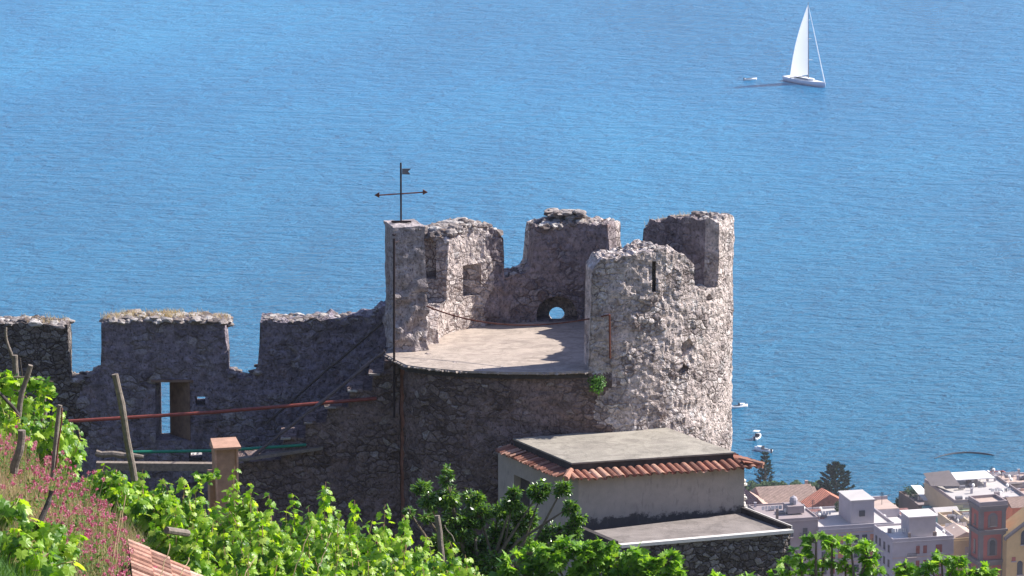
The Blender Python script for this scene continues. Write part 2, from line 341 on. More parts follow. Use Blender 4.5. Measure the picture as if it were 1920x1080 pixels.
def wallmesh(cols, dzo, dzi, ktop, closed, caps=True, rough=.11):
    zmo = min(c['zo'] for c in cols); zmi = min(c['zi'] for c in cols); mt = max(c['top'] for c in cols)
    no = int((mt - zmo) / dzo) + 1; ni = max(2, int((mt - zmi) / dzi) + 1)
    b = bmesh.new(); rings = []
    for c in cols:
        o, i = c['o'], c['i']; nrm = (o - i).normalized(); L = []
        for k in range(no + 1): L.append((o, min(c['top'], c['zo'] + (mt - c['zo']) * k / no), 1))
        for k in range(1, ktop): L.append((o.lerp(i, k / ktop), c['top'], 0))
        for k in range(ni, -1, -1): L.append((i, min(c['top'], c['zi'] + (mt - c['zi']) * k / ni), -1))
        ring = []
        for q, z, s in L:
            p = Vector((q.x, q.y, z)); off = vdisp(p)
            if s: off = off + nrm * s * tdisp(p)
            if z >= c['top'] - 1e-6: off = off + Vector((0, 0, rough * (noise.noise(p * 3.3) + .6 * noise.noise(p * 8))))
            ring.append(b.verts.new(p + off))
        rings.append(ring)
    m = len(rings[0]); nn = len(rings)
    for a in range(nn if closed else nn - 1):
        A, B = rings[a], rings[(a + 1) % nn]
        for k in range(m):
            k2 = (k + 1) % m
            b.faces.new((A[k], B[k], B[k2], A[k2]))
    if not closed and caps: b.faces.new(rings[0]); b.faces.new(rings[-1][::-1])
    bmesh.ops.remove_doubles(b, verts=b.verts, dist=2e-4)
    bmesh.ops.recalc_face_normals(b, faces=b.faces)
    return b
def bm_obj(b, name, mats, parent, triangulate=True):
    if triangulate: bmesh.ops.triangulate(b, faces=b.faces)
    me = bpy.data.meshes.new(name); L = parent_loc(parent)
    bmesh.ops.translate(b, verts=b.verts, vec=-L); b.to_mesh(me); b.free()
    for m in (mats if isinstance(mats, list) else [mats]): me.materials.append(m)
    o = bpy.data.objects.new(name, me); C.objects.link(o); o.parent = parent; return o
tower = thing('ruined_round_tower', 'big ruined round stone tower with broken battlements and a paved terrace', 'tower', (CEN.x, CEN.y, 245))
def ring():
    ts = []; t = -82.0
    while t < 277.9:
        ts.append(t); j = any(abs(t - e) < 1.4 for e in (-41.2, -26.7, 53, 70, 104.5, 119.5, 159, 180.5))
        t += .45 if j else (1.0 if t < 182 else (1.2 if t > 205 else 2))
    cols = []
    for t in ts:
        top = lerp(TOPS, t)
        if 0 < top: top += .05 * noise.noise(Vector((t * .21, 3, 0))) + .07 * noise.noise(Vector((t * .9, 7, 0)))
        cols.append(dict(o=ell(t), i=ell(t, -TH), zo=244.5, zi=ZT - .25, top=ZT + top))
    b = wallmesh(cols, .075, .085, 8, True)
    o = bm_obj(b, 'tower_wall', [M['tower'], M['rubble'], M['inner_shade']], tower)
    cu = MB()
    # arched niche with its round opening at the back wall
    a0, a1 = P(1006, 600, 148.6), P(1082, 600, 148.6); zc = P(1044, 590, 148.6).z; r = (a1.x - a0.x) / 2; cx = (a0.x + a1.x) / 2
    poly = [(cx - r, ZT + .02)] + [(cx - r * cos(pi * k / 14), zc + r * .95 * sin(pi * k / 14)) for k in range(15)] + [(cx + r, ZT + .02)]
    Mx = Matrix(((1, 0, 0, 0), (0, 0, 1, 0), (0, 1, 0, 0), (0, 0, 0, 1)))
    cu.prism(poly[::-1], 147.5, 149.32, Mx)
    boolean(o, cu)
    cu = MB(); h = P(1044, 591, 149.4); n = 20
    cu.prism([(h.x + .235 * cos(2 * pi * k / n), h.z + .03 + .235 * sin(2 * pi * k / n)) for k in range(n)], 148.9, 150.5, Mx); boolean(o, cu)
    cu = MB(); a = P(1226, 490, 142.3); z0 = P(1226, 548, 142.3).z
    cu.box(a.x - .05, a.x + .06, 141.8, 142.72, z0, a.z)
    a = P(868, 496, 147.6); c_ = P(902, 556, 147.6); cu.box(a.x, c_.x, 146.6, 147.86, c_.z, a.z)
    a = P(800, 448, 147); c_ = P(818, 522, 147); cu.box(a.x - .2, c_.x, 146, 147.3, c_.z, a.z)
    boolean(o, cu)
    cu = MB(); cu.rock(P(1285, 652, 142.95), .33, 5, 2, (.5, .8, .95)); cu.rock(P(1282, 690, 142.95), .22, 8, 2, (.9, .5, .8))
    cu.rock(P(1330, 560, 143.6), .2, 4, 2); boolean(o, cu)
    me = o.data; L = parent_loc(tower); n = 0
    for p in me.polygons:
        c = p.center + L
        lim = P(1128, 700, 141.8).x + .55 * noise.noise(c * 1.4) + (.2 * max(0, (ZT - 1.2 - c.z)))
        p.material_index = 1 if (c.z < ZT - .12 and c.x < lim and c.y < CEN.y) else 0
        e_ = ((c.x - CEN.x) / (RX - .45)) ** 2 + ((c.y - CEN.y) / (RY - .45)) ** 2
        if e_ < 1 and c.z > ZT - .2 and c.x > P(915, 600, 148).x + .5 * noise.noise(c * 1.1) and c.y > CEN.y - 2.4: p.material_index = 2  # inner faces in shade get the darkened stone
    rb = MB(); rnd = random.Random(3)
    for t0, t1, cnt, rr in ((121, 157, 190, .15), (82, 99, 80, .17), (-24, 52, 210, .12), (71, 104, 60, .09), (-80, -42, 30, .06), (105, 119, 30, .12), (54, 69, 26, .1), (-40, -28, 22, .13)):
        for k in range(cnt):
            t = rnd.uniform(t0, t1); dr = -rnd.uniform(.08, 1.02); q = ell(t, dr); top = ZT + lerp(TOPS, t)
            s = rr * rnd.uniform(.5, 1.25); rb.rock((q.x, q.y, top + s * rnd.uniform(-.4, .25)), s, k * 1.37 + t, 2 if s > .1 else 1, (1.15, .9, .62))
    for k in range(34):
        t = rnd.uniform(83, 97); q = ell(t, -rnd.uniform(.2, .9)); rb.rock((q.x, q.y, ZT + 2.98 + rnd.uniform(.08, .3)), rnd.uniform(.1, .2), k, 2, (1.3, .9, .5))
    tag(rb.build('loose_stones', M['rock'], tower), kind='stuff')
ring()
# terrace slab
pts = [G(x, y, ZT) for x, y in ((722, 663), (745, 676), (762, 684), (790, 688), (830, 692), (870, 695), (950, 697.5), (1030, 698), (1108, 695))]
poly = [(p.x, p.y) for p in pts] + [(ell(t, -TH + .25).x, ell(t, -TH + .25).y) for t in range(-80, 166, 5)] + [(P(735, 640, 145.6).x, 145.6)]
b = MB(); b.prism(poly, ZT - .07, ZT); ts = b.build('terrace_floor', M['terrace'], tower)
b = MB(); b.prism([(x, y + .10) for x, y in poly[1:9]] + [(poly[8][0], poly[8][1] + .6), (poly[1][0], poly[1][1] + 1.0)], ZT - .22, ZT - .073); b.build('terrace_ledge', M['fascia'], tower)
b = MB(); rnd = random.Random(12)
for k in range(150):
    u = rnd.random() * 7.99; i = int(u); p = pts[i].lerp(pts[i + 1], u - i) if i + 1 < len(pts) else pts[-1]; b.rock((p.x, p.y + .03, ZT - .05), rnd.uniform(.03, .09), k, 1, (1.5, .7, .5))
tag(b.build('ragged_edge', M['terrace'], tower), kind='stuff')
# tufts on top of the tower
def blades(mb, c, n, h, spread, rnd, wd=.012, lean=.35):
    c = Vector(c)
    for k in range(n):
        p = c + Vector((rnd.gauss(0, spread), rnd.gauss(0, spread), -.03)); a = rnd.uniform(0, 6.3); hh = h * rnd.uniform(.4, 1.2)
        d = Vector((cos(a), sin(a), 0)); s = Vector((-sin(a), cos(a), 0)) * wd
        mid = p + Vector((0, 0, hh * .6)) + d * lean * hh * .3; tip = p + Vector((0, 0, hh)) + d * lean * hh
        mb.add([p - s, p + s, mid + s * .7, mid - s * .7, tip], [(0, 1, 2, 3), (3, 2, 4)])
rnd = random.Random(5); b = MB()
for k in range(60):
    t = rnd.uniform(5, 55); q = ell(t, -rnd.uniform(.2, .9)); blades(b, (q.x, q.y, ZT + lerp(TOPS, t)), 4, .22, .08, rnd, .008)
for k in range(30):
    t = rnd.uniform(115, 150); q = ell(t, -rnd.uniform(.2, .9)); blades(b, (q.x, q.y, ZT + lerp(TOPS, t)), 5, .16, .08, rnd, .008)
tag(b.build('dry_grass', M['dry']), 'dry grass tufts growing among the loose stones on top of the tower', 'grass', kind='stuff')
# rust slot on the cut edge
b = MB(); q0 = P(1143, 590, 141.72); q1 = P(1144, 672, 141.72); b.tube([q0, q1], .035, 6); b.build('iron_strap', M['rust'], tower)

# pillar
def dbox(w_, d_, h_, step, Mx, amp, taper=(0, 0, 0, 0), lower=0):
    b = bmesh.new(); nx, ny, nz = [max(2, int(v / step)) for v in (w_, d_, h_)]
    def pt(u, v, k):
        z = h_ * k; l = taper[0] * k; r = w_ - taper[1] * k
        return Vector((l + (r - l) * u, taper[2] * k + (d_ - taper[3] * k - taper[2] * k) * v, z))
    def grid(f, a, c):
        V = [[b.verts.new(f(i / a, j / c)) for j in range(c + 1)] for i in range(a + 1)]
        for i in range(a):
            for j in range(c): b.faces.new((V[i][j], V[i + 1][j], V[i + 1][j + 1], V[i][j + 1]))
    grid(lambda u, k: pt(u, 0, k), nx, nz); grid(lambda u, k: pt(u, 1, k), nx, nz)
    grid(lambda v, k: pt(0, v, k), ny, nz); grid(lambda v, k: pt(1, v, k), ny, nz)
    grid(lambda u, v: pt(u, v, 0), nx, ny); grid(lambda u, v: pt(u, v, 1), nx, ny)
    bmesh.ops.remove_doubles(b, verts=b.verts, dist=1e-4); bmesh.ops.recalc_face_normals(b, faces=b.faces)
    b.normal_update()
    for v in b.verts:
        k = v.co.z / h_; a = amp * (1 + lower * max(0, min(1, (.62 - k) * 5)))
        p = Mx @ v.co; out = Vector((v.co.x - w_ / 2, v.co.y - d_ / 2, 0)).normalized()
        v.co = p + vdisp(p, a) + (Mx.to_3x3() @ out) * (a * 2 * noise.noise(p * 3.3) if lower else 0)
    return b
pl = thing('stone_pillar', 'tall square plastered stone pillar carrying the weather vane at the terrace edge', 'pillar', P(742, 660, 144.3))
pa = R(16); base = G(742, 661, ZT)
Mx = Matrix.Translation((base.x, base.y, ZT - .05)) @ Matrix.Rotation(pa, 4, 'Z')
b = dbox(1.0, 1.15, 3.68, .07, Mx, .018, (-.02, .13, .03, .0), 2.6); bm_obj(b, 'shaft', M['pillar'], pl)
b = dbox(.93, 1.14, .10, .07, Mx @ Matrix.Translation((-.04, .02, 3.65)), .03); bm_obj(b, 'cap_stone', M['pillar'], pl)

# weather vane
wv = P(752, 415, 144.9); wvt = thing('weather_vane', 'dark iron weather vane with crossbar arrow and small flag on the pillar', 'weather vane', wv)
zt_ = P(752, 305, 144.9).z
b = MB(); b.tube([wv - Vector((0, 0, .3)), (wv.x, wv.y, zt_)], .027, 8); b.box(wv.x - .28, wv.x + .3, wv.y - .04, wv.y + .04, wv.z - .03, wv.z + .02); b.build('mast', M['iron'], wvt)
l, r = P(710, 366, 144.9), P(794, 360.5, 144.9); b = MB(); b.tube([l, r], .02, 6)
b.build('crossbar', M['rust'], wvt)
for e, s in ((l, -1), (r, 1)):
    b = MB(); z = e.z; t = .035
    b.add([(e.x - s * .02, e.y - t, z - .07), (e.x - s * .02, e.y - t, z + .09), (e.x + s * .13, e.y, z), (e.x - s * .02, e.y + t, z - .07), (e.x - s * .02, e.y + t, z + .09)], [(0, 1, 2), (3, 2, 4), (0, 3, 4, 1), (1, 4, 2), (0, 2, 3)])
    b.build('arrow_head', M['rust'], wvt)
f0 = P(754, 316, 144.9); f1 = P(771, 327, 144.9); b = MB(); y = f0.y
xs = [f0.x, (f0.x + f1.x) / 2, f1.x, f1.x - .09, f1.x]; zz = [(f0.z, f1.z)]
prof = [(f0.x, f1.z), (f1.x - .02, f1.z), (f1.x - .09, (f0.z + f1.z) / 2), (f1.x, f0.z), (f0.x, f0.z)]
b.prism(prof[::-1], y - .006, y + .006, Matrix(((1, 0, 0, 0), (0, 0, 1, 0), (0, 1, 0, 0), (0, 0, 0, 1)))); M['flagmetal'] = plain('grey_zinc', (.20, .19, .21), .6)
b.build('flag', M['flagmetal'], wvt)

# black iron pole by the pillar and drain pipe
b = MB(); b.tube([P(739, 783, 143.15), P(739, 447, 143.15)], .034, 8); b.rock(P(739, 440, 143.15), .06, 2, 1); b.tube([P(739, 455, 143.15), P(748, 452, 144.2)], .02, 6)
b.tube([P(739, 640, 143.15), P(748, 638, 144.2)], .02, 6)
tag(b.build('iron_pole', M['iron']), 'thin black iron pole standing against the pillar at the terrace corner', 'pole')
dp = thing('drain_channel', 'rust stained vertical drain channel between the stair wall and the tower', 'drain', P(768, 985, 143.7))
for px in (755, 778):
    a, c_ = P(px - 4.5, 690, 143.5), P(px + 4.5, 985, 143.5); bb = dbox(c_.x - a.x, .25, a.z - c_.z, .06, Matrix.Translation((a.x, 143.5, c_.z)), .018); bm_obj(bb, 'edge', M['rust2'], dp)
b = MB(); a, c_ = P(757, 688, 143.8), P(777, 985, 143.8); b.box(a.x, c_.x, 143.8, 143.9, c_.z, a.z); b.build('back_plate', M['rust'], dp)
# rope across the terrace
b = MB(); p0, p1 = P(800, 574, 144.2), P(1143, 590, 141.75); pts = []
for k in range(25):
    u = k / 24; p = p0.lerp(p1, u); p.z -= .62 * 4 * u * (1 - u) * (1 - .25 * u) * .8 + 0; pts.append(p)
b.tube(pts, .022, 6); tag(b.build('rusty_chain', M['rust']), 'slack rusty chain hanging across the terrace from pillar to tower wall', 'chain')

# ------------------------------------------------------------------ curtain wall
YC = 147.0
CT = [(-70, 610), (60, 606), (128, 612), (129.5, 640), (131, 712), (150, 714), (166, 712), (174, 703), (189, 698), (192, 605), (250, 600), (330, 600), (400, 603), (423, 606), (426, 640), (428, 702), (445, 708), (474, 712), (478, 700), (486, 697), (489, 602), (500, 600), (548, 604),
      (600, 600), (660, 598), (700, 592), (716, 578), (760, 572)]
def curtain():
    th = thing('castle_curtain_wall', 'long dark battlemented stone wall with three merlons and an arrow slit', 'wall', P(330, 900, YC))
    cols = []; px = -70.0
    while px <= 762:
        j = any(abs(px - e) < 5 for e in (129, 190, 426, 488))
        z = P(px, lerp(CT, px), YC).z + .04 * noise.noise(Vector((px * .08, 0, 3))); x = P(px, 700, YC).x
        cols.append(dict(o=Vector((x, YC, 0)), i=Vector((x, YC + 1.0, 0)), zo=244.0, zi=244.0, top=z)); px += 1.5 if j else 4.6
    b = wallmesh(cols, .075, .3, 7, False); o = bm_obj(b, 'masonry', [M['curtain'], M['rubble2']], th)
    cu = MB(); za = P(300, 716, YC).z; zb = P(300, 826, YC).z
    f0, f1 = P(291, 700, YC).x, P(356, 700, YC).x; g0, g1 = P(302, 700, YC + 1).x, P(318.5, 700, YC + 1).x
    q = [(f0 - .05, YC - .3), (f1, YC - .3), (f1, YC - .1), (f1 - .02, YC + .15), (g1, YC + .85), (g1, YC + 1.4), (g0, YC + 1.4), (g0, YC + .8), (f0, YC + .1)]
    cu.prism(q, zb, za); boolean(o, cu)
    cu = MB(); a, c_ = P(366, 744, YC), P(385, 761, YC); cu.box(a.x, c_.x, YC - .4, YC + 1.5, c_.z, a.z)
    a, c_ = P(354, 848, YC), P(379, 867, YC); cu.box(a.x, c_.x, YC - .4, YC + 1.5, c_.z, a.z); boolean(o, cu)
    L = parent_loc(th); xl = P(140, 700, YC).x
    for p in o.data.polygons:
        c = p.center + L; p.material_index = 1 if c.x < xl + .8 * noise.noise(c * .9) else 0
    rb = MB(); rnd = random.Random(11)
    for a, c_, cnt, rr in ((194, 424, 190, .12), (-60, 127, 60, .13), (491, 548, 40, .08), (552, 716, 70, .09), (132, 188, 18, .13), (430, 486, 26, .11)):
        for k in range(cnt):
            px = rnd.uniform(a, c_); y = YC + rnd.uniform(.0, 1.0); s = rr * rnd.uniform(.5, 1.35)
            rb.rock((P(px, 600, YC).x, y, P(px, lerp(CT, px), YC).z + s * rnd.uniform(-.45, .2)), s, k * .77 + a, 2 if s > .1 else 1, (1.5, 1.1, .6))
    for k in range(16):
        rb.rock(P(rnd.uniform(250, 300), 592, YC + .4) + Vector((0, 0, 0)), .12, k, 2)
    tag(rb.build('cap_stones', M['rock'], th), kind='stuff')
    M['reveal'] = plain('brown_reveal_plaster', (.23, .155, .12), .95, .35, 4, .01, 25, .1)
    b = MB(); fa, fb = Vector((f1 + .0, YC - .03, 0)), Vector((g1 + .02, YC + .86, 0)); nn = Vector((-(fb - fa).y, (fb - fa).x, 0)).normalized() * .03
    b.prism([(p.x, p.y) for p in (fa, fb, fb + nn, fa + nn)], zb + .01, za - .01); b.build('slit_jamb', M['reveal'], th)
    b = MB(); b.box(f0 - .12, f1 + .1, YC - .07, YC + .03, za, za + .07); b.build('lintel', M['reveal'], th)
    return th
curtain()
b = MB(); rnd = random.Random(8)
for a, c_, cnt in ((194, 290, 110), (290, 340, 90), (340, 424, 40), (40, 127, 18)):
    for k in range(cnt):
        px = rnd.uniform(a, c_); blades(b, (P(px, 600, YC).x, YC + rnd.uniform(.1, .95), P(px, lerp(CT, px), YC).z + .05), 5, .17, .06, rnd, .007, .7)
blades(b, P(360, 600, YC + .5), 3, .5, .03, rnd, .006, .1)
tag(b.build('dry_turf', M['dry']), 'dry turf and weeds on top of the middle merlon', 'grass', kind='stuff')
b = MB()
for k in range(26): b.rock(P(rnd.uniform(345, 390), rnd.uniform(853, 872), YC + rnd.uniform(2.0, 4)), rnd.uniform(.12, .3), k, 2)
tag(b.build('rubble_heap', M['coping']), 'heap of pale sunlit rubble seen through the low hole in the wall', 'rubble', kind='stuff')

# ------------------------------------------------------------------ stairs with its wall
YS = 143.45
ST = [(440, 868), (470, 866), (530, 864), (531.5, 823), (573, 822), (574.5, 793), (614, 792), (615.5, 764), (656, 763), (657.5, 733), (699, 732), (700.5, 702), (721, 701), (722.5, 676), (754, 676)]
def stairs():
    th = thing('stone_stair', 'dark stone stair climbing right to the terrace on its own rubble wall', 'stairs', P(600, 960, YS))
    cols = []; px = 440.0
    while px <= 754:
        j = any(abs(px - e) < 3 for e in (531, 574, 615, 657, 700, 722))
        cols.append(dict(o=Vector((P(px, 800, YS).x, YS, 0)), i=Vector((P(px, 800, YS).x, YS + 1.9, 0)), zo=244., zi=244., top=P(px, lerp(ST, px), YS).z)); px += 1.0 if j else 4.8
    b = wallmesh(cols, .08, .3, 4, False, rough=.02); bm_obj(b, 'stair_wall', M['rubble'], th)
    for x0, x1, y in ((525, 556, 820), (569, 592, 791), (608, 642, 762), (651, 680, 731), (691, 724, 700)):
        a = P(x0, y, YS); c_ = P(x1, y, YS); bb = dbox(c_.x - a.x, 1.2, .085, .08, Matrix.Translation((a.x, YS - .1, a.z - .04)), .012); bm_obj(bb, 'tread', M['rubble'], th)
        bb = dbox((c_.x - a.x) * .62, .10, .055, .03, Matrix.Translation((a.x + .02, YS - .195, a.z - .03)), .028); bm_obj(bb, 'tread_end', M['rock'], th)  # paler stone ends, sun catching the steps put into their colour
    return th
stairs()
def rail(name, label, pts, r, mat, cat='handrail', group=None, n=8):
    b = MB(); b.tube(pts, r, n); return tag(b.build(name, mat), label, cat, group)
def wobble(p, q, n, a, seed):
    return [Vector(p).lerp(Vector(q), k / n) + noise.noise_vector(Vector((k * .6, seed, 0))) * a * (0 if k in (0,) else 1) for k in range(n + 1)]
rail('wooden_handrail', 'lower rough pole handrail rising along the stone stair', wobble(P(458, 868, 143.1), P(722, 658, 143.1), 12, .05, 1), [.05 + .012 * math.sin(k * 2.1) for k in range(13)], M['shadewood'], group='stair handrails')
rail('wooden_handrail', 'upper thin pole handrail rising behind the stair to the pillar foot', wobble(P(500, 793, 145.5), P(732, 592, 145.4), 12, .04, 2), .036, M['darkwood'], group='stair handrails')  # dark wood used here as painted shade on the rail
rail('iron_pipe', 'long red brown iron pipe running level in front of the arrow slit', [P(112, 791, 142.6), P(400, 773, 143.0), P(706, 747, 143.42)], .052, M['redpipe'], 'pipe')
rail('plastic_pipe', 'green plastic pipe behind the terracotta chimney under the stair', [P(240, 848, 143.0), P(400, 845, 143.1), P(470, 841, 143.2), P(574, 834, 143.38)], .045, M['greenpipe'], 'pipe')
rail('log_pole', 'grey log lying under the red pipe behind the leaning vine post', wobble(P(180, 849, 141), P(268, 857, 141), 8, .05, 4), [.10, .09, .10, .085, .10, .08, .085, .07, .06], M['wood'], 'log')
def plank(name, label, a, c_, hh, dd, mat):
    a, c_ = Vector(a), Vector(c_); b = MB(); b.add([a, c_, c_ + Vector((0, dd, 0)), a + Vector((0, dd, 0)), a - Vector((0, 0, hh)), c_ - Vector((0, 0, hh)), c_ + Vector((0, dd, -hh)), a + Vector((0, dd, -hh))],
          [(0, 1, 2, 3), (4, 7, 6, 5), (0, 4, 5, 1), (1, 5, 6, 2), (2, 6, 7, 3), (3, 7, 4, 0)]); return tag(b.build(name, mat), label, 'beam')
plank('wooden_beam', 'long dark grey beam below the arrow slit left of the chimney', P(180, 868, 141.5), P(408, 870, 142), .22, .25, M['wood'])
plank('ramp_plank', 'sloping grey plank at the foot of the stair under the green pipe', P(440, 862, 142.9), P(606, 838, 143.3), .09, .3, M['wood'])

# ------------------------------------------------------------------ outbuilding against the tower
ZS = 250.9; ZL = 249.2
def v2(a): return Vector((a.x, a.y, 0))
A_, B_, C_, D_ = G(962, 822, ZS), G(1072, 868, ZS), G(1378, 848, ZS), G(1243, 799, ZS)
e1 = v2(C_ - B_).normalized(); e2 = v2(B_ - A_).normalized(); e3 = v2(C_ - D_).normalized()
def tiles(mb, p, q, out, length, drop, pitch=.225, rad=.098, seed=0, tilt=0.0):
    rnd = random.Random(seed); L = (q - p).length; n = int(L / pitch); d = (q - p).normalized(); out = out.normalized()
    for k in range(n + 1):
        c = p + d * (k * pitch + rnd.uniform(-.012, .012)); lift = rnd.uniform(-.022, .022)
        for (base, up) in ((0, 1), (pitch / 2, -1)):
            s = c + d * base; ln = length + rnd.uniform(-.06, .05); rr = rad * (1 if up > 0 else .85)
            vs = []; m = 6
            for j, (o_, zz) in enumerate(((0, 0), (ln, -drop))):
                for r_ in (rr, rr - .018):
                    for i in range(m + 1):
                        a = pi * i / m; zc = sin(a) * r_ * (up * .8)
                        vs.append(s + out * o_ + d * (cos(a) * r_ * (1 + .08 * j)) + Vector((0, 0, zz + zc + lift + (.0 if up > 0 else .05))))
            f = []; w1 = m + 1
            for i in range(m):
                f += [(i, i + 1, 2 * w1 + i + 1, 2 * w1 + i), (w1 + i, 3 * w1 + i, 3 * w1 + i + 1, w1 + i + 1), (2 * w1 + i, 2 * w1 + i + 1, 3 * w1 + i + 1, 3 * w1 + i), (i, w1 + i, w1 + i + 1, i + 1)]
            mb.add(vs, f)
def render_wall_mat():
    m, t, b, o = newmat('outhouse_render'); n = N(t)
    f = n.noise(3, 5, .65); c = n.mix(1, (.46, .395, .345), n.ramp(f[0], [(.25, .85), (.75, 1.12)]), 'MULTIPLY')
    sp = t.nodes.new('ShaderNodeSeparateXYZ'); link(t, n.co, sp.inputs[0])
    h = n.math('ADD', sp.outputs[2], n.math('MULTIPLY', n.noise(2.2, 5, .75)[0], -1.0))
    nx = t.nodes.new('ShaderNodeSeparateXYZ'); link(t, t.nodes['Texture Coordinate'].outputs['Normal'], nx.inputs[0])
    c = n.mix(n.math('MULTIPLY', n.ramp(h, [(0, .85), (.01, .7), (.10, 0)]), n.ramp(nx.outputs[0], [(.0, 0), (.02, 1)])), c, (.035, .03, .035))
    c = n.mix(n.ramp(n.noise(8, 4, .7, n.map((1, 1, .25)))[0], [(.56, 0), (.7, .5)]), c, (.22, .19, .18))
    link(t, c, b.inputs['Base Color']); b.inputs['Roughness'].default_value = .92; n.bump(n.noise(24, 4, .6)[0], 1, .008, b); return m
M['outrender'] = render_wall_mat()
def annex():
    FL, FR = v2(B_) + e1 * .12 - e2 * -.16, v2(C_) + e1 * .22 + e2 * .12
    BL, BR = v2(P(934, 830, A_.y + .2)), v2(D_) + e1 * .3 - e3 * .2
    th = thing('outhouse', 'low grey rendered outhouse with flat roof and clay tile skirt against the tower', 'outhouse', (FL.x, FL.y, ZL - .45))
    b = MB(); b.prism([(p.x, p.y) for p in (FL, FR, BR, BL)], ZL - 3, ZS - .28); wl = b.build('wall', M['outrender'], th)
    dv = (FL - BL).normalized(); Lw = (FL - BL).length; nv = Vector((-dv.y, dv.x, 0)) * -1
    cu = MB(); p = BL + dv * (Lw * .2); q = BL + dv * (Lw * .4)
    inn = e1 * .25; out = e1 * -.3
    cu.add([p + out + Vector((0, 0, ZL - 1.6)), q + out + Vector((0, 0, ZL - 1.6)), q + inn + Vector((0, 0, ZL - 1.6)), p + inn + Vector((0, 0, ZL - 1.6)),
            p + out + Vector((0, 0, ZS - .95)), q + out + Vector((0, 0, ZS - 1.0)), q + inn + Vector((0, 0, ZS - 1.0)), p + inn + Vector((0, 0, ZS - .95))], [(0, 1, 2, 3), (4, 7, 6, 5), (0, 4, 5, 1), (1, 5, 6, 2), (2, 6, 7, 3), (3, 7, 4, 0)])
    boolean(wl, cu)
    b = MB(); p2 = p + e1 * .2; q2 = q + e1 * .2
    b.add([p2 + Vector((0, 0, ZL - 1.55)), q2 + Vector((0, 0, ZL - 1.55)), q2 + Vector((0, 0, ZS - 1.03)), p2 + Vector((0, 0, ZS - 1.0)), p2 + e1 * .04 + Vector((0, 0, ZL - 1.55)), q2 + e1 * .04 + Vector((0, 0, ZL - 1.55)), q2 + e1 * .04 + Vector((0, 0, ZS - 1.03)), p2 + e1 * .04 + Vector((0, 0, ZS - 1.0))], [(0, 1, 2, 3), (4, 7, 6, 5), (0, 4, 5, 1), (1, 5, 6, 2), (2, 6, 7, 3), (3, 7, 4, 0)])
    b.build('door', M['darkwood'], th)
    b = MB(); q = [A_, B_, C_, D_]; q = [Vector((a.x, a.y, ZS + dz)) for a, dz in zip(q, (.0, .0, .0, .0))]
    b.quadslab(q[::-1], .045); sl = b.build('roof_slab', M['slab'], th)
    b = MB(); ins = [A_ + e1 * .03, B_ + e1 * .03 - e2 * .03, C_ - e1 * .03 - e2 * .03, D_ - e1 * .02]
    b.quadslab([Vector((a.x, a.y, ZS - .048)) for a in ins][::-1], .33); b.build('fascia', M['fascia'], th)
    zt = ZS - .26
    def zz(a, z): return Vector((a.x, a.y, z))
    b = MB(); tiles(b, zz(v2(B_) - e1 * .1 + e2 * .02, zt), zz(v2(C_) + e1 * .38 + e2 * .02, zt), zz(e2, 0), .50, .13, seed=1); b.build('front_tiles', M['tile'], th)
    b = MB(); tiles(b, zz(v2(A_) - e2 * .15, zt), zz(v2(B_) + e2 * .12, zt), zz(-e1, 0), .48, .12, .15, .07, seed=2); b.build('left_tiles', M['tile'], th)
    b = MB(); tiles(b, zz(v2(D_) + e3 * 1.2 + e1 * .1, zt), zz(v2(C_) + e3 * .35 + e1 * .05, zt), zz(e1, 0), .62, .12, .17, .08, seed=3); b.build('right_tiles', M['tile'], th)
    b = MB(); h0 = zz(v2(B_) - e1 * .02, zt + .05); b.tube([h0, h0 + (e2 * .5 - e1 * .42) + Vector((0, 0, -.12))], [.085, .1], 8); b.build('hip_tile', M['tile'], th); b = MB(); h1 = zz(v2(C_) + e1 * .12, zt + .05); b.tube([h1, h1 + (e2 * .42 + e1 * .5) + Vector((0, 0, -.12))], [.085, .1], 8)
    b.build('hip_tile', M['tile'], th)
annex()
